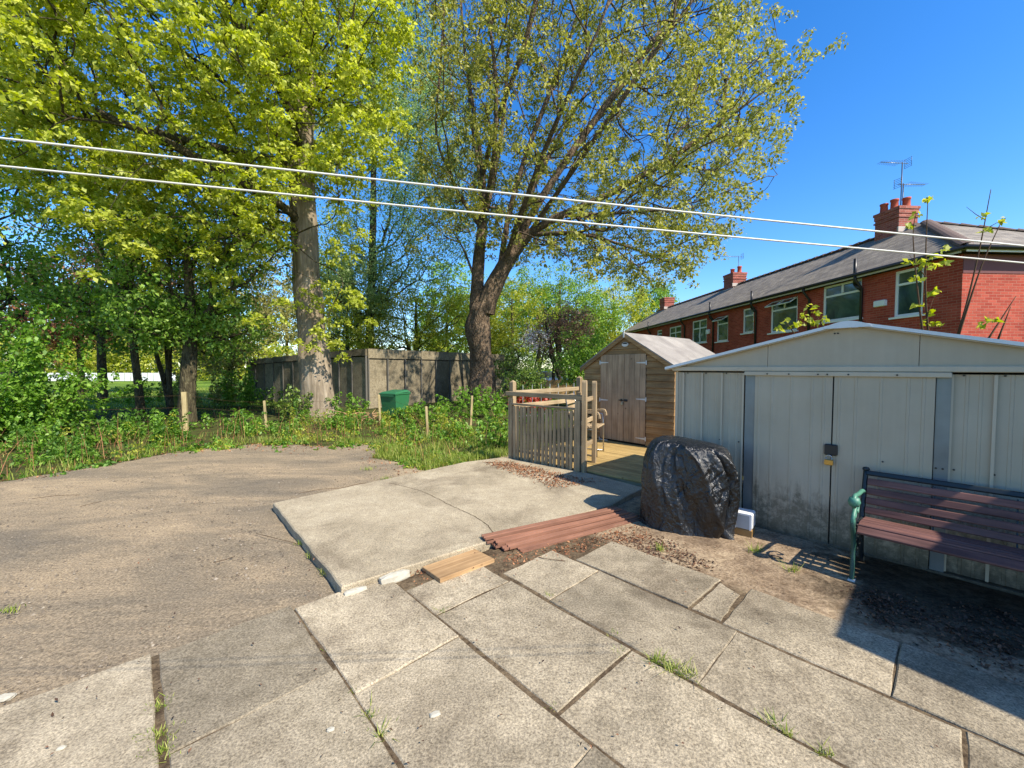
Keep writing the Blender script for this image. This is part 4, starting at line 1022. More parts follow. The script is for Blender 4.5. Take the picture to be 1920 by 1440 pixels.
# ================================================================== GARAGE BLOCK
gc = Vector((-5.96, 16.7, 0)); gl = Vector((-14.3, 22.0, 0)); gr_ = Vector((.1, 25.2, 0))
gar = thing('garage_block', 'long flat roofed block of concrete panel garages behind the trees', 'garages', (gc.x, gc.y, 0), 0)
def gface(b, n, zt0, zt1, mat, fascia):
    b = b - gc; d = b.normalized(); L = b.length; w = L/n; nn = Vector((-d.y, d.x, 0)); 
    if nn.dot(Vector((0, -1, 0))) < 0: nn = -nn
    MB().bar(-nn*.1+d*.05+Vector((0, 0, zt1/2-.03)), b-nn*.1+Vector((0, 0, zt1/2-.03)), .06, zt1-.1).build('inner_wall', M['garage_dark'], gar)
    for i in range(n):
        a0 = d*(w*i+.03); a1 = d*(w*(i+1)-.03); z = zt0+(zt1-zt0)*(i+.5)/n; off = nn*rnd.uniform(-.01, .01)
        mb = MB().bar(a0+off+Vector((0, 0, (z-fascia)/2-.05)), a1+off+Vector((0, 0, (z-fascia)/2-.05)), .08, z-fascia+.02)
        mb.build('wall_panel', mat, gar)
        MB().bar(d*(w*i)+nn*.03+Vector((0, 0, z/2-.1)), d*(w*i)+nn*.03+Vector((.0, 0, z/2-.1))+d*.05, .10, z-fascia-.05).build('panel_joint', M['garage_dark'], gar)
        MB().bar(d*(w*i+.0)+nn*.02+Vector((0, 0, z-fascia/2)), d*(w*(i+1)-.02)+nn*.02+Vector((0, 0, z-fascia/2)), .14, fascia-.03).build('fascia_panel', mat, gar)
gface(gl, 11, 2.46, 2.12, M['garage'], .30); gface(gr_, 11, 2.46, 2.46, M['garage'], .42)
r4 = gl + gr_ - gc*2
MB().add([(0,0,2.40), tuple((gr_-gc)+Vector((0,0,2.40))), tuple(r4+Vector((0,0,2.05))), tuple((gl-gc)+Vector((0,0,2.05)))], [(0,1,2,3)]).build('roof', M['garage_dark'], gar)

# ================================================================== WHEELIE BIN
bc = P(742, 786, 12.4); bc.z = -.02
wb = thing('wheelie_bin', 'dark green wheelie bin standing in the weeds against the garage wall', 'bin', bc, R(-24)); wb.scale = (.94, .94, .94)
bb = MB()
lo = [(-.26,-.28),(.26,-.28),(.26,.24),(-.26,.24)]; hi = [(-.31,-.37),(.31,-.37),(.31,.33),(-.31,.33)]
bb.add([(x, y, .08) for x, y in lo] + [(x, y, .93) for x, y in hi], [(3,2,1,0),(0,1,5,4),(1,2,6,5),(2,3,7,6),(3,0,4,7),(4,5,6,7)]); bb.build('bin_body', M['green_plastic'], wb)
MB().box((0, -.02, .945), (.66, .76, .05), None, .012).box((0, -.385, .90), (.5, .02, .06)).build('rim', M['green_plastic'], wb)
MB().add([(-.325,-.40,.965),(.325,-.40,.965),(.325,.33,1.00),(-.325,.33,1.00),(-.27,-.3,1.01),(.27,-.3,1.01),(.27,.25,1.06),(-.27,.25,1.06)], [(0,1,5,4),(1,2,6,5),(2,3,7,6),(3,0,4,7),(4,5,6,7),(3,2,1,0)]).build('lid', M['green_plastic'], wb)
MB().tube([(-.27, .40, .98), (.27, .40, .98)], .018, 8).build('handle', M['green_plastic'], wb)
for sx in (-.27, .27): MB().tube([(sx-.03, .24, .1), (sx+.03, .24, .1)], .1, 16).build('wheel', M['black_plastic'], wb)

# ================================================================== TREES
M['bark1'] = bark('pale_ridged_bark', lin(104,92,76), lin(142,128,110), lin(176,162,142), .10, 8, .15)
M['bark2'] = bark('rough_brown_bark', lin(70,58,48), lin(108,92,76), lin(140,122,102), .5, 10)
M['bark_dk'] = bark('dark_mossy_bark', lin(52,47,36), lin(84,77,58), lin(118,112,84), .3, 12)
M['leaf1'] = leafmat('lime_green_leaves', lin(136,148,44), lin(174,182,66), lin(204,206,106), .5)
M['leaf2'] = leafmat('olive_yellow_leaves', lin(112,116,46), lin(150,150,66), lin(184,180,100), .45)
M['leaf_birch'] = leafmat('pale_grey_green_leaves', lin(112,138,74), lin(142,164,100), lin(168,186,128), .5)
M['leaf_dk'] = leafmat('dark_green_leaves', lin(76,98,38), lin(106,130,54), lin(144,162,84), .4)
M['leaf_mid'] = leafmat('mid_green_leaves', lin(92,126,42), lin(128,160,60), lin(164,188,92), .45)
M['leaf_yel'] = leafmat('yellow_green_leaves', lin(140,150,46), lin(170,176,62), lin(196,194,92), .45)
M['leaf_cop'] = leafmat('copper_leaves', lin(92,58,42), lin(130,88,62), lin(162,120,84), .35)
M['leaf_pur'] = leafmat('purple_brown_leaves', lin(112,80,68), lin(142,108,92), lin(168,140,116), .3)
M['leaf_bud'] = leafmat('brownish_green_spring_leaves', lin(124,124,62), lin(154,152,84), lin(178,168,108), .4)
M['leaf_con'] = leafmat('conifer_needles', lin(40,58,30), lin(62,80,42), lin(86,98,58), .2)
M['weed'] = leafmat('weed_leaves', lin(76,112,30), lin(108,148,46), lin(146,178,76), .42)
M['weed_dk'] = leafmat('dark_weed_leaves', lin(58,92,28), lin(84,124,42), lin(116,150,62), .4)  # darker leaf tone, one of three mixed through the weeds
M['grass'] = leafmat('grass_blades', lin(96,120,40), lin(134,152,54), lin(186,184,104), .4)
M['blossom'] = leafmat('pale_lilac_blossom', lin(196,186,196), lin(214,206,212), lin(168,160,166), .3)

def jit(n, s): return rng.normal(size=(n, 3)) * s
# --- the big tree on the left with lime green drooping sprays
T1b = P(601, 786, 13.2); T1b.z = -.05
t1 = thing('leafy_tree', 'tall tree with thick pale trunk and dense lime green foliage on the left', 'tree', (0, 0, 0))
tp = [T1b, P(592, 690, 13.25), P(580, 570, 13.3), P(570, 430, 13.35), P(566, 300, 13.4), P(572, 170, 13.5), P(580, 20, 13.6), P(585, -160, 13.7), P(588, -330, 13.8)]
trunk_mesh(tp, [.52, .44, .40, .37, .33, .28, .22, .16, .1], 26, .5, 3, .075).build('trunk', M['bark1'], t1)
sk = Skel(np.array(tp[3]))
sk.limb(tp[3:], .5)
for L_ in ([P(570, 420, 13.35), P(520, 380, 12.4), P(430, 330, 11.2), P(300, 260, 10.2), P(150, 200, 9.6)],
           [P(566, 330, 13.4), P(500, 300, 13.2), P(380, 270, 13.0), P(220, 230, 13), P(40, 190, 12.5), P(-120, 120, 12)],
           [P(566, 300, 13.4), P(540, 200, 12.4), P(470, 80, 11.2), P(380, -60, 10.2), P(300, -200, 9.6)],
           [P(572, 220, 13.5), P(610, 170, 12.8), P(650, 90, 12.0), P(670, -30, 11.4)],
           [P(570, 250, 13.5), P(470, 190, 13.8), P(320, 80, 14.2), P(140, -40, 14.4)],
           [P(575, 100, 13.6), P(480, -40, 13.2), P(350, -180, 12.6), P(150, -300, 12)],
           [P(568, 470, 13.35), P(540, 430, 12.6), P(500, 440, 11.6), P(450, 480, 10.8)]): sk.limb(L_, .5)
c1 = np.array([-9.6, 11.6, 10.2]); T = in_ellipsoid(2300, c1, (7.6, 4.6, 6.6), shell=.25)
def pxy(T):
    q = T - np.array([0, 0, CAM_H]); Yc = q[:, 1]*cos(PITCH) - q[:, 2]*sin(PITCH); Zc = q[:, 1]*sin(PITCH) + q[:, 2]*cos(PITCH)
    return 960 + F_PX*q[:, 0]/Yc, 720 - F_PX*Zc/Yc
u, v = pxy(T)
lowlim = np.interp(u, [-400, 0, 120, 260, 400, 520, 620, 700, 780], [330, 320, 400, 470, 480, 450, 420, 330, 250])
T = T[~((u > 535) & (u < 612) & (v > 330)) & (v < lowlim) & (u < 760 - np.clip(v-100, 0, 300)*.25) & (u > -420)]
extra = np.array([list(P(x, y, Y_)) for x, y, Y_ in [(450,500,10.6),(470,540,10.5),(430,560,10.8),(480,590,10.8),(410,520,11),(620,470,12.8),(640,520,12.7),(600,530,12.7),(630,570,12.6),(645,600,12.6),(610,600,12.5),(590,490,12.6),(660,480,12.9),(540,440,12.2),(530,480,12.2),(560,640,12.4),(480,480,11.5),(500,430,11.8),(700,300,12.5),(720,260,12.5),(690,230,12.2),(640,330,12.3),(300,500,11),(330,480,11),(615,450,12.6),(625,490,12.5),(635,550,12.4),(622,580,12.4),(600,560,12.4),(612,630,12.3),(630,640,12.4),(580,520,12.3),(600,420,12.4),(650,450,12.6),(555,560,12.2),(545,520,12)]])
T = np.concatenate([T, extra])
sk.reach(T, .22, sag=.05)
sk.mesh(.009, 2.0, .15).build('limbs', M['bark_dk'], t1)
tips = np.concatenate([sk.tips(), sk.tips() + jit(len(sk.tips()), .42), sk.tips() + jit(len(sk.tips()), .5)])
v, q = leaves(tips, 66, .31, .098, up=1.0, droop=.75, flat=.34, asp=.7)
npmesh('crown', v, q, M['leaf1'], t1)

# --- the spreading tree right of centre, many upswept bare limbs
D2 = 18.5
t2 = thing('spreading_tree', 'broad tree with forked brown trunk, many upswept limbs and thin olive foliage', 'tree', (0, 0, 0))
b2 = P(903, 752, D2); b2.z = -.05
trunk_mesh([b2, P(905, 700, D2), P(900, 640, D2), P(897, 600, D2), P(903, 570, D2)], [.66, .56, .50, .54, .44], 24, .35, 9, .11).build('trunk', M['bark2'], t2)
trunk_mesh([P(905, 590, D2), P(922, 545, D2), P(942, 505, D2), P(962, 472, D2-.2)], [.48, .44, .40, .33], 18, 0, 4, .10).build('fork_limb', M['bark2'], t2)
trunk_mesh([P(896, 600, D2), P(895, 540, D2+.2), P(898, 480, D2+.3), P(904, 430, D2+.3)], [.36, .30, .27, .24], 16, 0, 5, .08).build('fork_limb', M['bark2'], t2)
sk = Skel(np.array(P(903, 575, D2)))
LB = [[(903,575,0),(897,540,.2),(898,480,.3),(904,430,.3),(905,330,.4),(890,220,.5),(872,100,.6),(860,-60,.8),(850,-220,1)],
      [(903,575,0),(922,545,0),(942,505,0),(962,472,-.2),(990,440,-.5),(1050,405,-1),(1130,370,-1.6),(1220,320,-2),(1320,255,-2.4),(1420,180,-2.8),(1510,118,-3)],
      [(904,430,.3),(925,340,.6),(945,210,1),(955,60,1.3),(965,-100,1.6)],
      [(935,520,0),(955,400,1),(990,280,1.8),(1040,150,2.4),(1085,20,3),(1120,-120,3.4)],
      [(962,472,-.2),(1010,380,.4),(1090,260,1),(1180,140,1.4),(1265,20,1.6),(1320,-100,1.8)],
      [(990,440,-.5),(1060,340,-2),(1150,210,-3.6),(1240,80,-4.6),(1330,-40,-5)],
      [(897,530,.2),(880,495,.2),(862,455,.3),(820,448,.5),(780,470,.7)],
      [(904,430,.3),(870,380,0),(845,330,-.4),(818,250,-.8),(826,120,-1.2),(838,-60,-1.6)],
      [(990,440,-.5),(1080,438,-1.6),(1170,460,-2.4),(1250,490,-2.8),(1290,500,-3)],
      [(1050,405,-1),(1150,400,-2),(1260,390,-2.8),(1360,360,-3.4),(1440,330,-3.8)],
      [(962,472,-.2),(1000,350,2.2),(1070,220,4),(1150,90,5),(1220,-60,5.6)],
      [(905,330,.4),(930,230,-1),(975,110,-2.2),(1010,-20,-3),(1040,-160,-3.6)],
      [(942,505,0),(970,420,-1.6),(1010,310,-3.4),(1060,190,-5),(1120,60,-6),(1160,-60,-6.4)],
      [(904,400,.3),(895,300,2),(880,170,3.2),(905,20,4),(920,-120,4.6)],
      [(904,410,.3),(925,300,-1.4),(930,160,-2.4),(915,20,-3),(905,-140,-3.6)]]
for L_ in LB: sk.limb([P(x, y, D2+d*.9) for x, y, d in L_], .5)
c2 = np.array([3.3, 18.2, 13.0]); T = in_ellipsoid(3600, c2, (11.2, 7.6, 12.0), shell=.2); u, v = pxy(T)
bx = np.array([-300,-100,0,60,110,190,260,330,380,430,470,500,540]); br = np.array([1450,1440,1440,1435,1500,1480,1440,1450,1430,1380,1370,1305,1200])
blo = np.interp(u, [740,800,860,940,1000,1100,1200,1300,1360,1440,1500], [300,470,440,470,470,505,525,520,440,330,160])
keep = (v < blo) & (u > 775 + np.clip(v-250, 0, 300)*.05) & (u < np.interp(v, bx, br) - rng.random(len(T))*40) & (v > -330)
T = T[keep]
gd_ = (gr_-gc); gL = gd_.length; gd_ = gd_/gL; gn_ = np.array([-gd_.y, gd_.x, 0]); Sv = np.array(SV)
tt = ((T - np.array(gc)) @ gn_)/(Sv @ gn_); hit = T - Sv*tt[:, None]; al_ = (hit - np.array(gc)) @ np.array(gd_)
T = T[~((hit[:, 2] > -.3) & (hit[:, 2] < 3.0) & (al_ > -1) & (al_ < gL*.8) & (rng.random(len(T)) < .6))]
u, v = pxy(T); T = T[~((u < 960) & (v < 430) & (rng.random(len(T)) < .15))]
ex2 = np.array([list(P(x, y, D2-2.8+.4*rng.normal())) for x, y in [(1525,104),(1505,130),(1480,150),(1490,180),(1470,195),(1465,120),(1445,20),(1455,60),(1460,285),(1445,310),(1440,350),(1460,240),(1425,360),(1400,390),(1370,430),(1300,490),(1285,510),(1300,470),(1210,520),(1240,505),(1180,510),(1270,520)]])
T = np.concatenate([T, ex2])
sk.reach(T, .30, bend=.55, sag=.04)
sk.mesh(.0125, 2.0, .36).build('limbs', M['bark2'], t2)
tp_ = sk.tips(); tips = np.concatenate([tp_, tp_ + jit(len(tp_), .35), tp_ + jit(len(tp_), .5)])
v, q = leaves(tips, 36, .32, .115, up=.5, droop=.7, flat=.6, asp=.6)
npmesh('crown', v, q, M['leaf2'], t2)

def tree(name, lab, base, top, crown, ntg, K, leaf, sz, mleaf, mbark, r0, group=None, stems=1, spread=.35, tip=.012, extra=1, shell=.25, droop=.4, lean=0, zmin=None, sag=.05, flat=.6):
    """a tree of its own: trunk(s), reached-out limbs, leafy crown made of ellipsoids"""
    t = thing(name, lab, 'tree', (0, 0, 0), 0, group); base = Vector(base); top = Vector(top)
    sk = None; bm_ = MB()
    for s_ in range(stems):
        off = Vector((rnd.uniform(-1, 1), rnd.uniform(-1, 1), 0))*(.28*(stems > 1)); e = top + Vector((rnd.uniform(-1, 1), rnd.uniform(-1, 1), 0))*(1.3*(stems > 1))
        mid = base.lerp(e, .5) + Vector((rnd.uniform(-.25, .25), rnd.uniform(-.25, .25), 0))
        pth = [base+off, base.lerp(mid, .5)+off*1.2, mid, mid.lerp(e, .5), e]
        trunk_mesh(pth, [r0, r0*.8, r0*.65, r0*.45, r0*.2], 12, .25, s_+int(abs(base.x)*10), .07).build('trunk', mbark, t)
        if sk is None: sk = Skel(np.array(base + off + (mid-base)*.4))
        sk.limb([base.lerp(mid, .5)+off, mid, e], .6)
    n = len(crown); T = np.concatenate([in_ellipsoid(ntg//n, c, rd, shell=shell) for c, rd in crown])
    if zmin is not None: T = T[T[:, 2] > zmin]
    sk.reach(T, .25, sag=sag); sk.mesh(tip, 2.0, r0*.6).build('limbs', mbark, t)
    tp2 = sk.tips(); tips = np.concatenate([tp2] + [tp2 + jit(len(tp2), spread) for _ in range(extra)])
    v, q = leaves(tips, int(K*1.7), spread*1.15, sz*1.12, up=.5, droop=droop, flat=flat, asp=.6); npmesh('crown', v, q, mleaf, t); return t
def pe(px, py, Y): return np.array(P(px, py, Y))
gnd = lambda px, Y: Vector((P(px, 690, Y).x, Y, -.05))
# --- understorey on the left
tree('small_tree', 'thin dark leaning tree at the edge of the park lawn', gnd(262, 12.6), P(245, 400, 12.8), [(pe(230, 480, 13), (2.4, 2, 2.2)), (pe(190, 560, 12.6), (1.7, 1.4, 1.0)), (pe(255, 610, 13), (1.6, 1.2, .9))], 420, 15, 0, .085, M['leaf_mid'], M['bark_dk'], .12, spread=.3, extra=1)
tree('small_tree', 'stout dark forked tree left of the thick pale trunk', gnd(345, 11.8), P(350, 430, 12), [(pe(340, 510, 12), (2.0, 1.6, 1.9)), (pe(420, 470, 12.6), (2.0, 1.6, 1.6)), (pe(300, 590, 11.6), (1.5, 1.2, .8)), (pe(400, 610, 12.5), (1.5, 1.2, 1.0))], 520, 15, 0, .085, M['leaf_mid'], M['bark_dk'], .24, stems=1, spread=.3, extra=1)
tree('small_tree', 'dark slender multi stemmed tree between the two dark trunks', gnd(318, 14), P(310, 470, 14), [(pe(300, 500, 14.5), (2.4, 1.6, 2.2))], 200, 18, 0, .09, M['leaf_bud'], M['bark_dk'], .085, stems=3, spread=.35)
tree('copper_tree', 'copper brown leaved tree beyond the left lawn', gnd(150, 27), P(160, 500, 27), [(pe(170, 560, 27), (5.6, 3, 3.2)), (pe(260, 540, 27), (4, 3, 4)), (pe(120, 600, 26), (3.6, 2.4, 2.0))], 560, 24, 0, .16, M['leaf_cop'], M['bark_dk'], .22, spread=.55)
tree('brown_tree', 'brown budded tree beside the left end of the garages', gnd(425, 22), P(440, 480, 22), [(pe(440, 580, 22), (2.8, 2, 3.4)), (pe(470, 470, 22.5), (3, 2, 3.2)), (pe(400, 640, 21), (2.2, 1.6, 1.5))], 460, 18, 0, .12, M['leaf_bud'], M['bark_dk'], .17, spread=.45)
tree('background_tree', 'tall green tree at the far left edge behind the bushes', gnd(-40, 14), P(-30, 250, 14), [(pe(-40, 380, 14), (3.0, 2.4, 4)), (pe(10, 540, 13), (1.4, 1.4, 2.0)), (pe(-120, 200, 15), (4, 3, 4))], 440, 12, 0, .12, M['leaf_mid'], M['bark_dk'], .26, spread=.5)
tree('background_tree', 'grey green open tree filling the upper left behind the lime foliage', gnd(190, 20), P(180, 150, 20), [(pe(150, 330, 20), (7, 4, 6.5)), (pe(60, 150, 21), (6, 4, 6)), (pe(350, 380, 20), (5, 3, 4))], 520, 11, 0, .13, M['leaf_bud'], M['bark_dk'], .19, spread=.5)
# --- centre, behind
tree('weeping_birch', 'tall pale grey green weeping tree between the two big trees', gnd(690, 29), P(700, 60, 29), [(pe(700, 330, 29), (5.2, 4, 9.5)), (pe(720, 60, 29), (5.4, 4, 9)), (pe(800, 330, 28), (3.6, 3, 8)), (pe(660, 520, 28), (3.5, 3, 3))], 1500, 30, 0, .12, M['leaf_birch'], M['bark_dk'], .34, spread=.55, droop=1.0, sag=.1, flat=1.3)
def conifer(px, Y, top, lab, w):
    b = gnd(px, Y); h = P(px, top, Y).z; t = thing('conifer', lab, 'tree', (0, 0, 0)); MB().tube([b, Vector((b.x, b.y, h))], [.22, .02], 8).build('trunk', M['bark_dk'], t)
    n = 900; zz = rng.random(n)**.8; rr = w*(1-zz)**.8*(.55+.45*rng.random(n)); an = rng.random(n)*2*pi
    C = np.stack([b.x+rr*np.cos(an), b.y+rr*np.sin(an), .5+zz*(h-.6)], 1); v, q = leaves(C, 22, .3, .13, up=.2, droop=.4, flat=1.0, asp=.35); npmesh('crown', v, q, M['leaf_con'], t)
conifer(652, 31, 478, 'narrow dark conifer behind the garages', 1.9)
tree('spring_tree', 'wide brownish yellow budding tree behind the garage roof', gnd(770, 30), P(780, 560, 30), [(pe(770, 600, 30), (4.2, 3, 3.4)), (pe(700, 620, 29), (3, 2.4, 2.6)), (pe(850, 610, 30), (3.2, 3, 3))], 640, 32, 0, .11, M['leaf_yel'], M['bark_dk'], .25, spread=.5)
tree('spring_tree', 'yellow green tree right of the forked trunk', gnd(960, 33), P(960, 560, 33), [(pe(960, 600, 33), (3.4, 2.6, 3.6)), (pe(930, 650, 31), (1.6, 1.6, 2.0))], 330, 26, 0, .12, M['leaf_yel'], M['bark_dk'], .25, spread=.5)
tree('round_tree', 'rounded green tree behind the purple bush', gnd(1050, 36), P(1050, 530, 36), [(pe(1050, 570, 36), (4.0, 3, 3.4)), (pe(1100, 600, 36), (3, 3, 2.6)), (pe(990, 570, 37), (3.4, 3, 3.4))], 520, 26, 0, .14, M['leaf_mid'], M['bark_dk'], .3, spread=.55)
tree('purple_bush', 'purple brown leaved bush behind the deck rails', gnd(1050, 24), P(1050, 600, 24), [(pe(1045, 640, 24), (2.0, 1.6, 1.5)), (pe(1070, 610, 24), (1.5, 1.4, 1.2))], 300, 13, 0, .08, M['leaf_pur'], M['bark_dk'], .12, stems=3, spread=.35)
tree('blossom_bush', 'pale lilac blossoming bush left of the purple bush', gnd(1000, 23), P(1000, 640, 23), [(pe(1005, 635, 23), (.8, .8, .55))], 60, 10, 0, .07, M['blossom'], M['bark_dk'], .08, stems=2, spread=.25)
tree('background_tree', 'green tree left of the end of the terrace', gnd(1150, 40), P(1150, 550, 40), [(pe(1150, 590, 40), (3.4, 3, 4)), (pe(1115, 640, 38), (3, 2.4, 2.6))], 420, 26, 0, .15, M['leaf_yel'], M['bark_dk'], .3, spread=.55)
tree('background_tree', 'bright green tree behind the far end of the terrace roof', gnd(1222, 58), P(1222, 570, 58), [(pe(1222, 580, 58), (3.6, 3, 3.6))], 260, 26, 0, .2, M['leaf_mid'], M['bark_dk'], .3, spread=.7)
tree('green_bush', 'leafy green bush against the left wall of the wooden shed', gnd(1100, 17), P(1100, 655, 17), [(pe(1105, 665, 17), (.9, .9, 1.0)), (pe(1080, 690, 17), (.9, .9, .8))], 130, 22, 0, .08, M['leaf_mid'], M['bark_dk'], .06, stems=3, spread=.28)
tree('green_bush', 'dark green bush between the trunk and the deck rails', gnd(965, 20), P(965, 680, 20), [(pe(960, 680, 20), (.9, .9, .8)), (pe(985, 715, 16), (.7, .7, .5))], 120, 22, 0, .08, M['leaf_dk'], M['bark_dk'], .06, stems=3, spread=.28)
# --- far belt of trees along the edge of the park
bl = [(-60, 62, 520), (40, 66, 600), (110, 60, 610), (190, 64, 600), (270, 60, 590), (360, 66, 560), (450, 62, 540), (540, 60, 520), (620, 64, 500), (840, 58, 480), (900, 62, 520), (1010, 60, 540), (1090, 66, 560)]
kinds = ['leaf_yel', 'leaf_mid', 'leaf_bud', 'leaf_yel', 'leaf_mid']
wds = ['yellow green', 'mid green', 'brownish budding', 'yellow green', 'mid green']
spots = ['beyond the far left corner of the lawn', 'above the left end of the white fence', 'behind the left part of the white fence', 'behind the white fence, left of the thin dark tree', 'behind the thin dark tree', 'far behind the stout forked tree', 'far behind the brown tree by the garages', 'far behind the garages, left of the pale trunk', 'far behind the conifer', 'far behind the budding tree over the garages', 'far behind the forked trunk', 'far behind the purple bush', 'far behind the round green tree']
for i, (px, Y, top) in enumerate(bl):
    h = P(px, top, Y).z; b = gnd(px, Y)
    tree('far_tree', f'distant {wds[i%5]} tree {spots[i]}', b, (b.x, b.y, h*.8), [((b.x, b.y, h*.5), (5.2, 3, h*.5))], 240, 20, 0, .30, M[kinds[i % 5]], M['bark_dk'], .3, 'distant trees along the park edge', spread=.8)

n = 1500; C = np.stack([rng.uniform(-62, -8, n), rng.uniform(53, 57, n), 6.5*rng.random(n)**.8], 1); C[:, 2] *= .75+.25*np.sin(C[:, 0]*.7)*np.cos(C[:, 0]*.23)
v, q = leaves(C, 14, .8, .34, up=.4, droop=.3); o = npmesh('far_hedge', v, q, M['leaf_yel']); o['kind'] = 'stuff'; tag(o, 'yellow green mass of far hedge behind the white fence', 'hedge')
# ------------------------------------------------------------------ white park fence, car, distant bits
wf = thing('white_fence', 'low white fence along the far side of the lawn', 'fence', (0, 0, 0))
a, b = P(40, 702, 50), P(330, 702, 50); a.z = b.z = 0; n = 27; p0_ = None
pb = MB().box((0, 0, .55), (.62, .04, 1.0))
for i in range(n):
    if p0_ is None: p0_ = o = pb.build('fence_panel', M['white_plastic'], wf)
    else: o = copyo(p0_, wf)
    o.location = a.lerp(b, (i+.5)/n)
for i in range(0, n+1, 4): o = MB().box((0, .05, .6), (.12, .1, 1.25)).build('fence_post', M['fascia'], wf); o.location = a.lerp(b, i/n)
cpos = P(1022, 697, 30); cpos.z = 0
car = thing('parked_car', 'blue grey car half hidden behind the far garden fence', 'car', cpos, R(5))
MB().extr([(-2, .35), (2, .35), (2.05, .8), (1.2, .95), (.6, 1.4), (-.9, 1.42), (-1.5, 1.0), (-2.05, .9)], -.8, .8).build('body', plain('blue_car_paint', lin(90,110,150), .3, .5), car)
MB().extr([(-.8, .98), (1.0, .96), (.55, 1.34), (-.75, 1.36)], -.81, .81).build('side_windows', M['glass'], car)
for sx in (-1.25, 1.25):
    for sy in (-.75, .75): MB().tube([(sx, sy-.09, .32), (sx, sy+.09, .32)], .32, 16).build('wheel', M['black_plastic'], car)
ff = thing('garden_fence', 'low brown timber fence beyond the deck in front of the car', 'fence', (0, 0, 0))
a, b = P(950, 712, 22), P(1092, 712, 22); a.z = b.z = 0; q0 = None
fb = MB().box((0, 0, .5), (.125, .02, 1.0))
for i in range(31):
    if q0 is None: q0 = o = fb.build('fence_board', M['shed_wood'], ff)
    else: o = copyo(q0, ff)
    o.location = a.lerp(b, (i+.5)/31) + Vector((0, 0, rnd.uniform(-.03, .03)))
MB().bar(a+Vector((0, .04, .9)), b+Vector((0, .04, .9)), .04, .08).build('fence_rail', M['rail_wood'], ff)
wr = thing('metal_railing', 'thin pale metal railing between the deck rails and the garden fence', 'railing', (0, 0, 0))
a, b = P(962, 735, 11.5), P(1090, 735, 13.5); a.z = b.z = 0; q0 = None
for i in range(9):
    if q0 is None: q0 = o = MB().tube([(0, 0, 0), (0, 0, 1.16)], .010, 6).build('bar', M['galv'], wr)
    else: o = copyo(q0, wr)
    o.location = a.lerp(b, i/8)
for zz in (.25, 1.0): MB().tube([a+Vector((0,0,zz)), b+Vector((0,0,zz))], .012, 6).build('railing_bar', M['galv'], wr)

# ================================================================== UNDERGROWTH
def band(n, d0, d1, x0=-14, x1=-.1, pw=1.0):
    x = rng.uniform(x0, x1, n); d = d0 + (d1-d0)*rng.random(n)**pw
    return np.stack([x, edge_y(x) + d, np.zeros(n)], 1)
def stuff(o): o['kind'] = 'stuff'; return o
# leafy weeds: short near the drive, taller behind
B = np.concatenate([band(3000, -.05, 4.2, -15, -.15, .9), band(800, -.75, .1, -14, -.8, .45)]); B[:, 2] = -.02
den = fbm2(B[:, 0]*1.1, B[:, 1]*1.5, 4) + .35*fbm2(B[:, 0]*4, B[:, 1]*4, 8)
B = B[den > -.12 + .25*rng.random(len(B))]; den = fbm2(B[:, 0]*1.1, B[:, 1]*1.5, 4)
h = (.05 + .075*np.clip((B[:, 1]-edge_y(B[:, 0])), 0, 4)) * (.35 + 1.3*rng.random(len(B))**1.5) * (.7 + .6*np.clip(den+.4, 0, 1.2))
h = np.where((B[:, 0] > -4.2) & (B[:, 1]-edge_y(B[:, 0]) < 1.6), h*.55, h)
kind = rng.random(len(B)) + .5*fbm2(B[:, 0]*.9, B[:, 1]*.9, 12) + np.where(B[:, 0] < -6.5, .3, 0)
def weeds(idx, mat, name, K, sz):
    C = []
    for (x, y, _), hh in zip(B[idx], h[idx]):
        m_ = max(1, int(hh/.07)); lx, ly = rng.normal(size=2)*.25
        C += [(x+lx*hh*(k/m_)+rng.normal()*.03, y+ly*hh*(k/m_)+rng.normal()*.03, hh*(k+.6)/m_) for k in range(m_)]
    v, q = leaves(np.array(C), K, .085, sz, up=.8, droop=.4, flat=.5, asp=.5); return stuff(npmesh(name, v, q, mat))
tag(weeds(kind < .35, M['leaf_yel'], 'weeds', 12, .045), 'pale yellow green small leaved weeds along the drive edge', 'weeds')
tag(weeds((kind >= .35) & (kind < .85), M['weed'], 'weeds', 12, .065), 'leafy weeds and nettles in front of the garages', 'weeds')
tag(weeds(kind >= .85, M['weed_dk'], 'weeds', 13, .06), 'tangled darker weeds along the shaded left edge of the drive', 'weeds')
Bd = band(1300, .1, 4.0, -15, -.2); v, q = blades(Bd, .15+.5*rng.random(len(Bd))**2, .006, .7); tag(stuff(npmesh('dead_stems', v, q, M['litter'])), 'dry dead stems standing among the weeds', 'stems')
Bl = np.concatenate([band(2600, -.15, 2.6, -15, -.2), band(1500, -.9, .1, -14, -.6, .5)]); Bl[:, 2] += .012; v, q = leaves(Bl, 1, .01, .035, up=1.6, droop=0, flat=.3, asp=.55); tag(stuff(npmesh('leaf_litter', v, q, M['litter'])), 'brown dead leaves under the weeds by the drive edge', 'leaf litter')
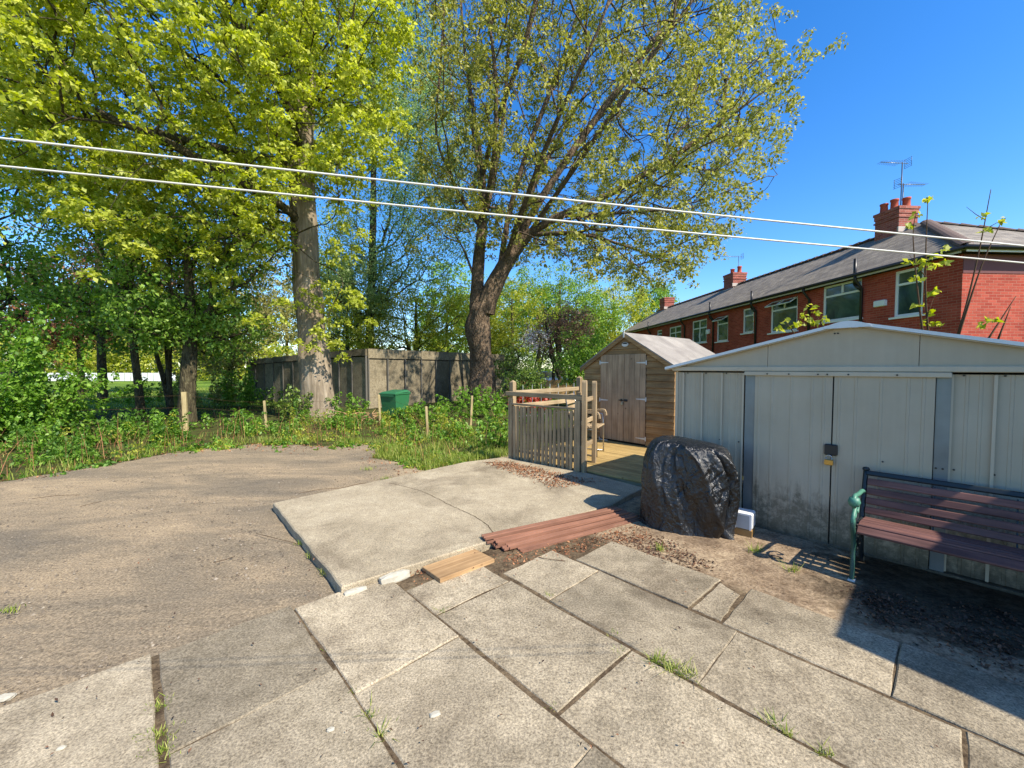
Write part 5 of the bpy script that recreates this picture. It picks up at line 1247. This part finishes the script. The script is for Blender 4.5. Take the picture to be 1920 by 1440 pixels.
# grass
Bg = np.concatenate([band(9000, -.05, .9, -15, -.1, 1.4), band(6000, .5, 4.5, -15, -.1)])
pg = np.array([[*G(x, y)] for x, y in [(700,858),(760,868),(800,884),(870,868),(945,856),(930,820),(820,815),(720,825)]])
gx = rng.uniform(-2.6, -.05, 9000); gy = rng.uniform(6.0, 9.6, 9000); gk = gy > edge_y(gx)-.05
Bg = np.concatenate([Bg, np.stack([gx, gy, np.zeros(9000)], 1)[gk]])
Bg = Bg[Bg[:, 1] > 3]
gn = fbm2(Bg[:, 0]*1.6, Bg[:, 1]*1.6, 7); Bg = Bg[(gn > -.25+.25*rng.random(len(Bg))) | (Bg[:, 0] > -2.6) & (Bg[:, 1] < 8)]; gn = fbm2(Bg[:, 0]*1.6, Bg[:, 1]*1.6, 7)
v, q = blades(Bg, (.03 + .11*rng.random(len(Bg)))*(.7+.6*np.clip(gn+.4, 0, 1.2)), .008, .7); tag(stuff(npmesh('grass', v, q, M['grass'])), 'rough grass growing along the drive edge and behind the pad', 'grass')
# lawn tufts in the park for relief
xl = rng.uniform(-34, -9, 14000); yl = rng.uniform(14, 34, 14000)
v, q = blades(np.stack([xl, yl, np.full(14000, -.05)], 1), .05+.08*rng.random(14000), .03, .5); tag(stuff(npmesh('lawn_grass', v, q, M['grass'])), 'short park grass beyond the left hedge', 'grass')

def shrub(lab, px, Y, w, d, h, n, mat, group=None, sz=.09, name='shrub'):
    b = gnd(px, Y); t = thing(name, lab, 'shrub', b, 0, group); C = []; st = MB()
    ns = max(7, int(n/7))
    for k in range(ns):
        a = rnd.random()*6.28; r_ = rnd.random()**.5; hh = h*rnd.uniform(.45, 1.05)*(1-.45*r_*r_); lean = rnd.uniform(.1, .4)*h
        b0 = Vector((cos(a)*w*r_*.8, sin(a)*d*r_*.8, 0)); b2_ = rnd.uniform(0, 6.28); e = b0 + Vector((cos(a)*lean*.5+cos(b2_)*lean*.5, sin(a)*lean*.5+sin(b2_)*lean*.5, hh))
        pl_ = resample([b0, b0.lerp(e, .5)+Vector((0, 0, .06*h)), e], .1)
        if k % 2 == 0: st.tube(pl_[::2] if len(pl_) > 5 else pl_, .006, 4)
        for q_ in pl_[1+len(pl_)//6:]: C.append(list(q_ + Vector((rnd.gauss(0, .05), rnd.gauss(0, .05), 0))))
    st.build('stems', M['twig'], t)['kind'] = 'stuff'; C = np.array(C)
    v1 = leaves(C, 9, .13, sz, up=.9, droop=.5, flat=.45, asp=.6); v2 = leaves(C[::2], 9, .11, sz*.55, up=.6, droop=.4, flat=.6, asp=.55)
    v, q = cat([v1, v2]); npmesh('foliage', v, q, mat, t); return t
G0 = 'shrubs behind the wire fence'
shrub('leafy shrub in front of the left end of the garages', 470, 17, 1.5, 1, 2.0, 170, M['weed'], G0, .10)
shrub('brownish green shrub behind the stout forked tree', 375, 17, 1.6, 1, 2.3, 170, M['leaf_bud'], G0, .10)
shrub('light green shrub behind the thin dark tree', 285, 18, 1.5, 1, 1.5, 130, M['weed'], G0, .10)
G1 = 'shrubs along the left boundary'
shrub('large bright green shrub filling the left edge of the view', -10, 9.4, 1.9, 1.3, 3.6, 420, M['weed'], G1)
shrub('bushy green shrub leaning right of the large left shrub', 60, 9.6, 1.2, 1.0, 2.1, 260, M['weed'], G1)
shrub('low broad shrub on the ground at the left of the drive', 130, 9.0, 1.0, .7, .6, 120, M['weed'], G1)
shrub('dark shrub below the thin leaning tree', 225, 10.4, 1.0, .7, .7, 130, M['weed_dk'], G1)
shrub('low leafy shrub left of the pale fence stake', 290, 10.0, .7, .5, .6, 90, M['weed'], G1)
shrub('leafy shrub between the two pale fence stakes', 430, 11.4, 1.1, .6, .55, 110, M['weed'], G1)
shrub('dark ivy shrub pressed against the left of the pale trunk', 548, 12.6, .5, .4, 1.4, 110, M['leaf_dk'], G1)
shrub('yellow green sapling right of the pale trunk', 648, 13.0, .55, .5, 1.25, 80, M['weed'], G1)
shrub('tall nettle clump right of the green bin', 800, 12.3, .8, .5, .95, 150, M['weed'], G1)
shrub('nettle patch at the foot of the forked trunk', 900, 13.5, 1.4, .8, 1.25, 210, M['weed'], G1)
shrub('bright leafy clump against the left post of the slatted panel', 925, 8.5, .45, .5, .95, 110, M['weed'], G1, .07)
shrub('low dock clump in front of the stakes near the bin', 850, 9.8, .7, .45, .42, 80, M['weed'], G1, .07)

# stakes of the wire fence
stk = [(345, 800, 735, 9.8, 'thick pale fence stake in front of the stout dark tree'), (497, 797, 751, 11.2, 'thin pale fence stake left of the big pale trunk'), (801, 816, 762, 10.0, 'pale fence stake in front of the nettles by the bin'), (882, 800, 742, 11.6, 'thin fence stake beside the forked trunk'), (712, 790, 740, 11.9, 'leaning thin stake left of the green bin')]
tops = []
for px, yb, yt, Y, lb in stk:
    b = gnd(px, Y); zt = P(px, yt, Y).z; r_ = .045 if px in (345,) else .028
    o = MB().box((0, 0, zt/2), (r_*2, r_*2, zt+.1), None, .006).build('fence_stake', M['post_wood']); o.location = b; o.rotation_euler = (rnd.uniform(-.03, .03), rnd.uniform(-.05, .05), .4); tag(o, lb, 'stake', 'stakes of the wire fence'); tops.append(Vector((b.x, b.y, zt)))
ordr = sorted(tops, key=lambda q: q.x); ordr = [Vector((-14, 9.2, 1.0))] + ordr
wm = MB()
for a, b in zip(ordr[:-1], ordr[1:]):
    for f in (.35, .65, .92):
        wm.tube([Vector((a.x, a.y, a.z*f)), (Vector((a.x, a.y, a.z*f))+Vector((b.x, b.y, b.z*f)))/2-Vector((0, 0, .04)), Vector((b.x, b.y, b.z*f))], .0022, 4)
tag(wm.build('fence_wire', M['twig']), 'thin wires sagging between the fence stakes', 'wire')
o = MB().box((0, 0, 1.0), (.12, .10, 2.2)).build('fence_post', plain('dark_creosoted_wood', lin(46,42,36), .9)); o.location = gnd(76, 11.6); o.scale.z = .88; tag(o, 'dark square post beside the left shrubs', 'post')
bk = MB()
for k in range(12): bk.box((-.32*k-.2, .0, .9), (.30, .03, 1.7))
o = bk.build('dark_board_fence', plain('dark_fence_boards', lin(44,42,36), .9)); o.location = gnd(66, 11.6); o.rotation_euler = (0, 0, R(12)); tag(o, 'dark board fence hidden behind the left shrubs', 'fence')
# red poppies behind the deck rails and by the garages
for px, Y, w, n, lb in ((1000, 12.6, .75, 70, 'red flowering plant seen between the deck rails'), (430, 21, .7, 22, 'red flowering plant at the left end of the garages')):
    b = gnd(px, Y); t = thing('flower_clump', lb, 'flowers', b)
    C = in_ellipsoid(n, (0, 0, .62), (w, .5, .28)); v, q = leaves(C, 14, .12, .07, up=.9, droop=.1, asp=.8); npmesh('flowers', v, q, M['petal'], t)
    C = in_ellipsoid(n, (0, 0, .3), (w, .5, .3)); v, q = leaves(C, 14, .14, .08, up=.4, droop=.3); npmesh('foliage', v, q, M['weed_dk'], t)
# brush pile and branches
bp = MB()
for k in range(26):
    a = P(rnd.uniform(630, 705), rnd.uniform(772, 800), 12.2); a.z = rnd.uniform(.02, .25); d = Vector((rnd.uniform(-1, 1), rnd.uniform(-.4, .4), rnd.uniform(-.1, .4)))*.5
    bp.tube([a-d, a+Vector((0, 0, .05)), a+d], [.012, .014, .006], 5)
tag(bp.build('brush_pile', M['plank_wood']), 'pile of cut branches between the pale trunk and the bin', 'branches')

# saplings behind the steel shed
def sapling(lab, base, pts, lf, group):
    t = thing('sapling', lab, 'plant', (0, 0, 0), 0, group); m = MB(); C = []
    for pl_ in pts:
        q = [P(x, y, d) for x, y, d in pl_]; rr = resample(q, .12); k = len(rr); m.tube(rr, [(.015 if pl_[0][1] > 620 else .007)*(1-.7*i/(k-1)) for i in range(k)], 6)
    m.build('stems', M['twig'], t)['kind'] = 'stuff'
    C = np.array([list(P(x, y, d)) for x, y, d in lf]); v, q = leaves(C, 9, .075, .085, up=.5, droop=.4, asp=.55); npmesh('leaves', v, q, M['leaf_yel'], t); return t
sapling('upright leafy sapling rising behind the steel shed roof', 0, [[(1742,640,6.2),(1736,560,6.2),(1736,470,6.2),(1740,370,6.2)], [(1732,640,6.1),(1720,540,6.1),(1712,440,6.1),(1718,400,6.1)], [(1736,520,6.2),(1705,478,6.1)], [(1736,600,6.2),(1750,560,6.2)]],
        [(1740,372,6.2),(1718,402,6.1),(1706,425,6.1),(1704,490,6.1),(1725,490,6.1),(1745,495,6.2),(1750,480,6.2),(1770,492,6.2),(1718,520,6.1),(1745,550,6.2),(1755,545,6.2),(1722,570,6.1),(1748,585,6.2),(1755,605,6.2),(1738,605,6.2),(1772,465,6.2),(1735,500,6.1)], 'saplings behind the steel shed')
sapling('bare forked sapling at the right behind the steel shed roof', 0, [[(1795,630,6.4),(1815,560,6.4),(1838,460,6.4),(1858,355,6.4)], [(1847,412,6.4),(1830,402,6.35),(1812,388,6.3)], [(1843,432,6.4),(1865,420,6.35),(1886,408,6.3)], [(1797,630,6.3),(1840,500,6.2),(1880,410,6.2)], [(1850,640,6.5),(1905,555,6.5)], [(1870,640,6.5),(1895,575,6.5)]],
        [(1845,405,6.3),(1850,430,6.3),(1850,600,6.4),(1866,598,6.4),(1838,612,6.4),(1880,412,6.2)], 'saplings behind the steel shed')
sapling('low leafy sapling peeping over the left roof slope of the steel shed', 0, [[(1560,640,6.6),(1535,600,6.6),(1520,575,6.6)], [(1535,600,6.6),(1470,612,6.6)], [(1500,640,6.5),(1475,605,6.5)]],
        [(1520,575,6.6),(1530,585,6.6),(1505,590,6.6),(1545,598,6.6),(1475,602,6.5),(1485,612,6.5),(1500,608,6.6),(1460,615,6.6),(1535,605,6.6),(1515,600,6.6)], 'saplings behind the steel shed')

# ================================================================== GRAVEL
n = 16000; gx = rng.uniform(-9, -.3, n)*rng.random(n)**.4; gy = 1.0+8*rng.random(n)**1.8; uq = gx*UV.x+gy*UV.y; vq = gx*VV.x+gy*VV.y
kp = (gy < edge_y(gx)+.1) & ~((uq < 3.05) & (vq > -.7)) & (fbm2(gx*1.1, gy*1.6, 3) + .6*rng.random(n) > .25) & ~((uq < 5.5) & (vq > 1.0))
gx, gy = gx[kp], gy[kp]; n = len(gx); sz = .003+.009*rng.random(n)**3.2
c8 = np.array([(-1,-1,-.4),(1,-.8,-.5),(.9,1,-.4),(-.8,.9,-.5),(0,0,.7)]); vs = (c8[None]*(.7+.6*rng.random((n, 5, 3))))*sz[:, None, None]
an = rng.random(n)*6.28; ca, sa = np.cos(an)[:, None], np.sin(an)[:, None]; vx = vs[:, :, 0]*ca - vs[:, :, 1]*sa; vy = vs[:, :, 0]*sa + vs[:, :, 1]*ca
vs = np.stack([vx+gx[:, None], vy+gy[:, None], vs[:, :, 2]+.006], 2).reshape(-1, 3); i = np.arange(n)[:, None, None]*5
q = (i + np.array([[0,1,4],[1,2,4],[2,3,4],[3,0,4]])[None]).reshape(-1, 3)
t = NT('drive_gravel'); M['gravel'] = t.fin(t.ramp(t.N('ShaderNodeNewGeometry').outputs['Random Per Island'], [(0, lin(88,78,66)), (.6, lin(122,109,92)), (1, lin(156,144,126))]), .9, None, .2)
o = npmesh('gravel', vs, q, M['gravel']); o['kind'] = 'stuff'; tag(o, 'loose gravel scattered over the worn drive', 'gravel')
# ================================================================== LITTER, TUFTS
def litter(n, fn, mat, sz, name, lab, zoff=.006):
    C = np.array([fn() for _ in range(n)]); C[:, 2] += zoff + .012*rng.random(len(C))
    v, q = leaves(C, 1, .004, sz, up=1.6, droop=0, flat=.3, asp=.5); tag(stuff(npmesh(name, v, q, mat)), lab, 'leaf litter')
def quadpt(q, z):
    q = [G(x, y, z) for x, y in q]
    def f():
        a, b = rnd.random(), rnd.random(); p = q[0].lerp(q[1], a).lerp(q[3].lerp(q[2], a), b); return (p.x+rnd.gauss(0, .05), p.y+rnd.gauss(0, .05), z)
    return f
litter(1600, quadpt([(905,866),(960,868),(1120,905),(1040,915)], PADZ), M['litter'], .030, 'leaf_litter', 'brown dry leaves drifted on the pad before the slatted panel')
litter(1500, quadpt([(935,1045),(1195,985),(1220,1010),(960,1060)], .012), M['litter'], .028, 'leaf_litter', 'red brown leaf litter along the stack of red boards')
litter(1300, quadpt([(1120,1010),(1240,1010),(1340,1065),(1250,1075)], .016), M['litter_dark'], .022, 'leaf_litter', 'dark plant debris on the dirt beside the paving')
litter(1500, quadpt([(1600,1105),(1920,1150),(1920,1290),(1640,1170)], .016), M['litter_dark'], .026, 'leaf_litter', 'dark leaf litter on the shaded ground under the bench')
litter(500, quadpt([(770,1085),(800,1060),(960,1050),(850,1100)], .012), M['litter'], .024, 'leaf_litter', 'brown litter around the short pale plank')
litter(420, quadpt([(300,900),(1250,900),(1800,1440),(0,1440)], .04), M['litter_dark'], .016, 'leaf_litter', 'scattered dead leaf scraps over drive and paving')
tw = MB()
for (x0, y0, x1, y1, z) in [(720,908,738,893,.02),(60,935,150,928,.02),(480,1000,560,1020,.01),(1010,1045,1060,1052,.03),(700,905,640,915,.01),(400,1055,440,1043,.01),(560,925,640,915,.015),(1240,1040,1290,1060,.02),(150,950,190,940,.01)]:
    a, b = G(x0, y0, z+.006), G(x1, y1, z+.006); mid = (a+b)/2 + Vector((rnd.uniform(-.03, .03), rnd.uniform(-.03, .03), .01)); mid += Vector((rnd.uniform(-.05, .05), rnd.uniform(-.05, .05), 0)); tw.tube(resample([a, mid, b], .06), .0028, 4)
tag(stuff(tw.build('twigs', M['twig'])), 'dead twigs lying about on the drive', 'twigs')
def tufts(spots, lab):
    Bs = []; Hs = []
    for px, py, n, s_, hh in spots:
        c = G(px, py, .012); 
        for _ in range(n): Bs.append((c.x+rnd.gauss(0, s_), c.y+rnd.gauss(0, s_*.7), .01)); Hs.append(hh*rnd.uniform(.4, 1.2))
    v, q = blades(np.array(Bs), np.array(Hs), .005, .8); tag(stuff(npmesh('grass_tufts', v, q, M['grass'])), lab, 'grass')
tufts([(1238,1035,60,.022,.07),(1418,1038,60,.025,.08),(1488,1075,60,.025,.07),(1235,1248,70,.02,.06),(1262,1262,90,.025,.06),(1295,1272,60,.02,.055),(1448,1362,35,.015,.045),(1478,1385,35,.015,.045),(1545,1420,40,.015,.05),(1150,1192,40,.018,.035),(1165,1232,40,.018,.035),(1033,1122,30,.012,.035),(825,1152,50,.015,.03),(300,1330,130,.03,.03),(296,1385,150,.03,.035),(305,1415,150,.03,.035),(690,1350,50,.015,.04),(715,1385,60,.015,.04),(660,1305,40,.012,.03),(592,1170,40,.012,.025),(615,1225,40,.012,.025),(1040,1330,50,.015,.025),(570,1020,70,.03,.04),(590,1045,80,.03,.05),(615,1075,90,.03,.05),(640,1098,60,.02,.05),(15,1145,60,.03,.03),(725,900,60,.06,.06),(800,892,90,.08,.06),(690,880,60,.05,.05)], 'small grass tufts in the paving joints and dirt')
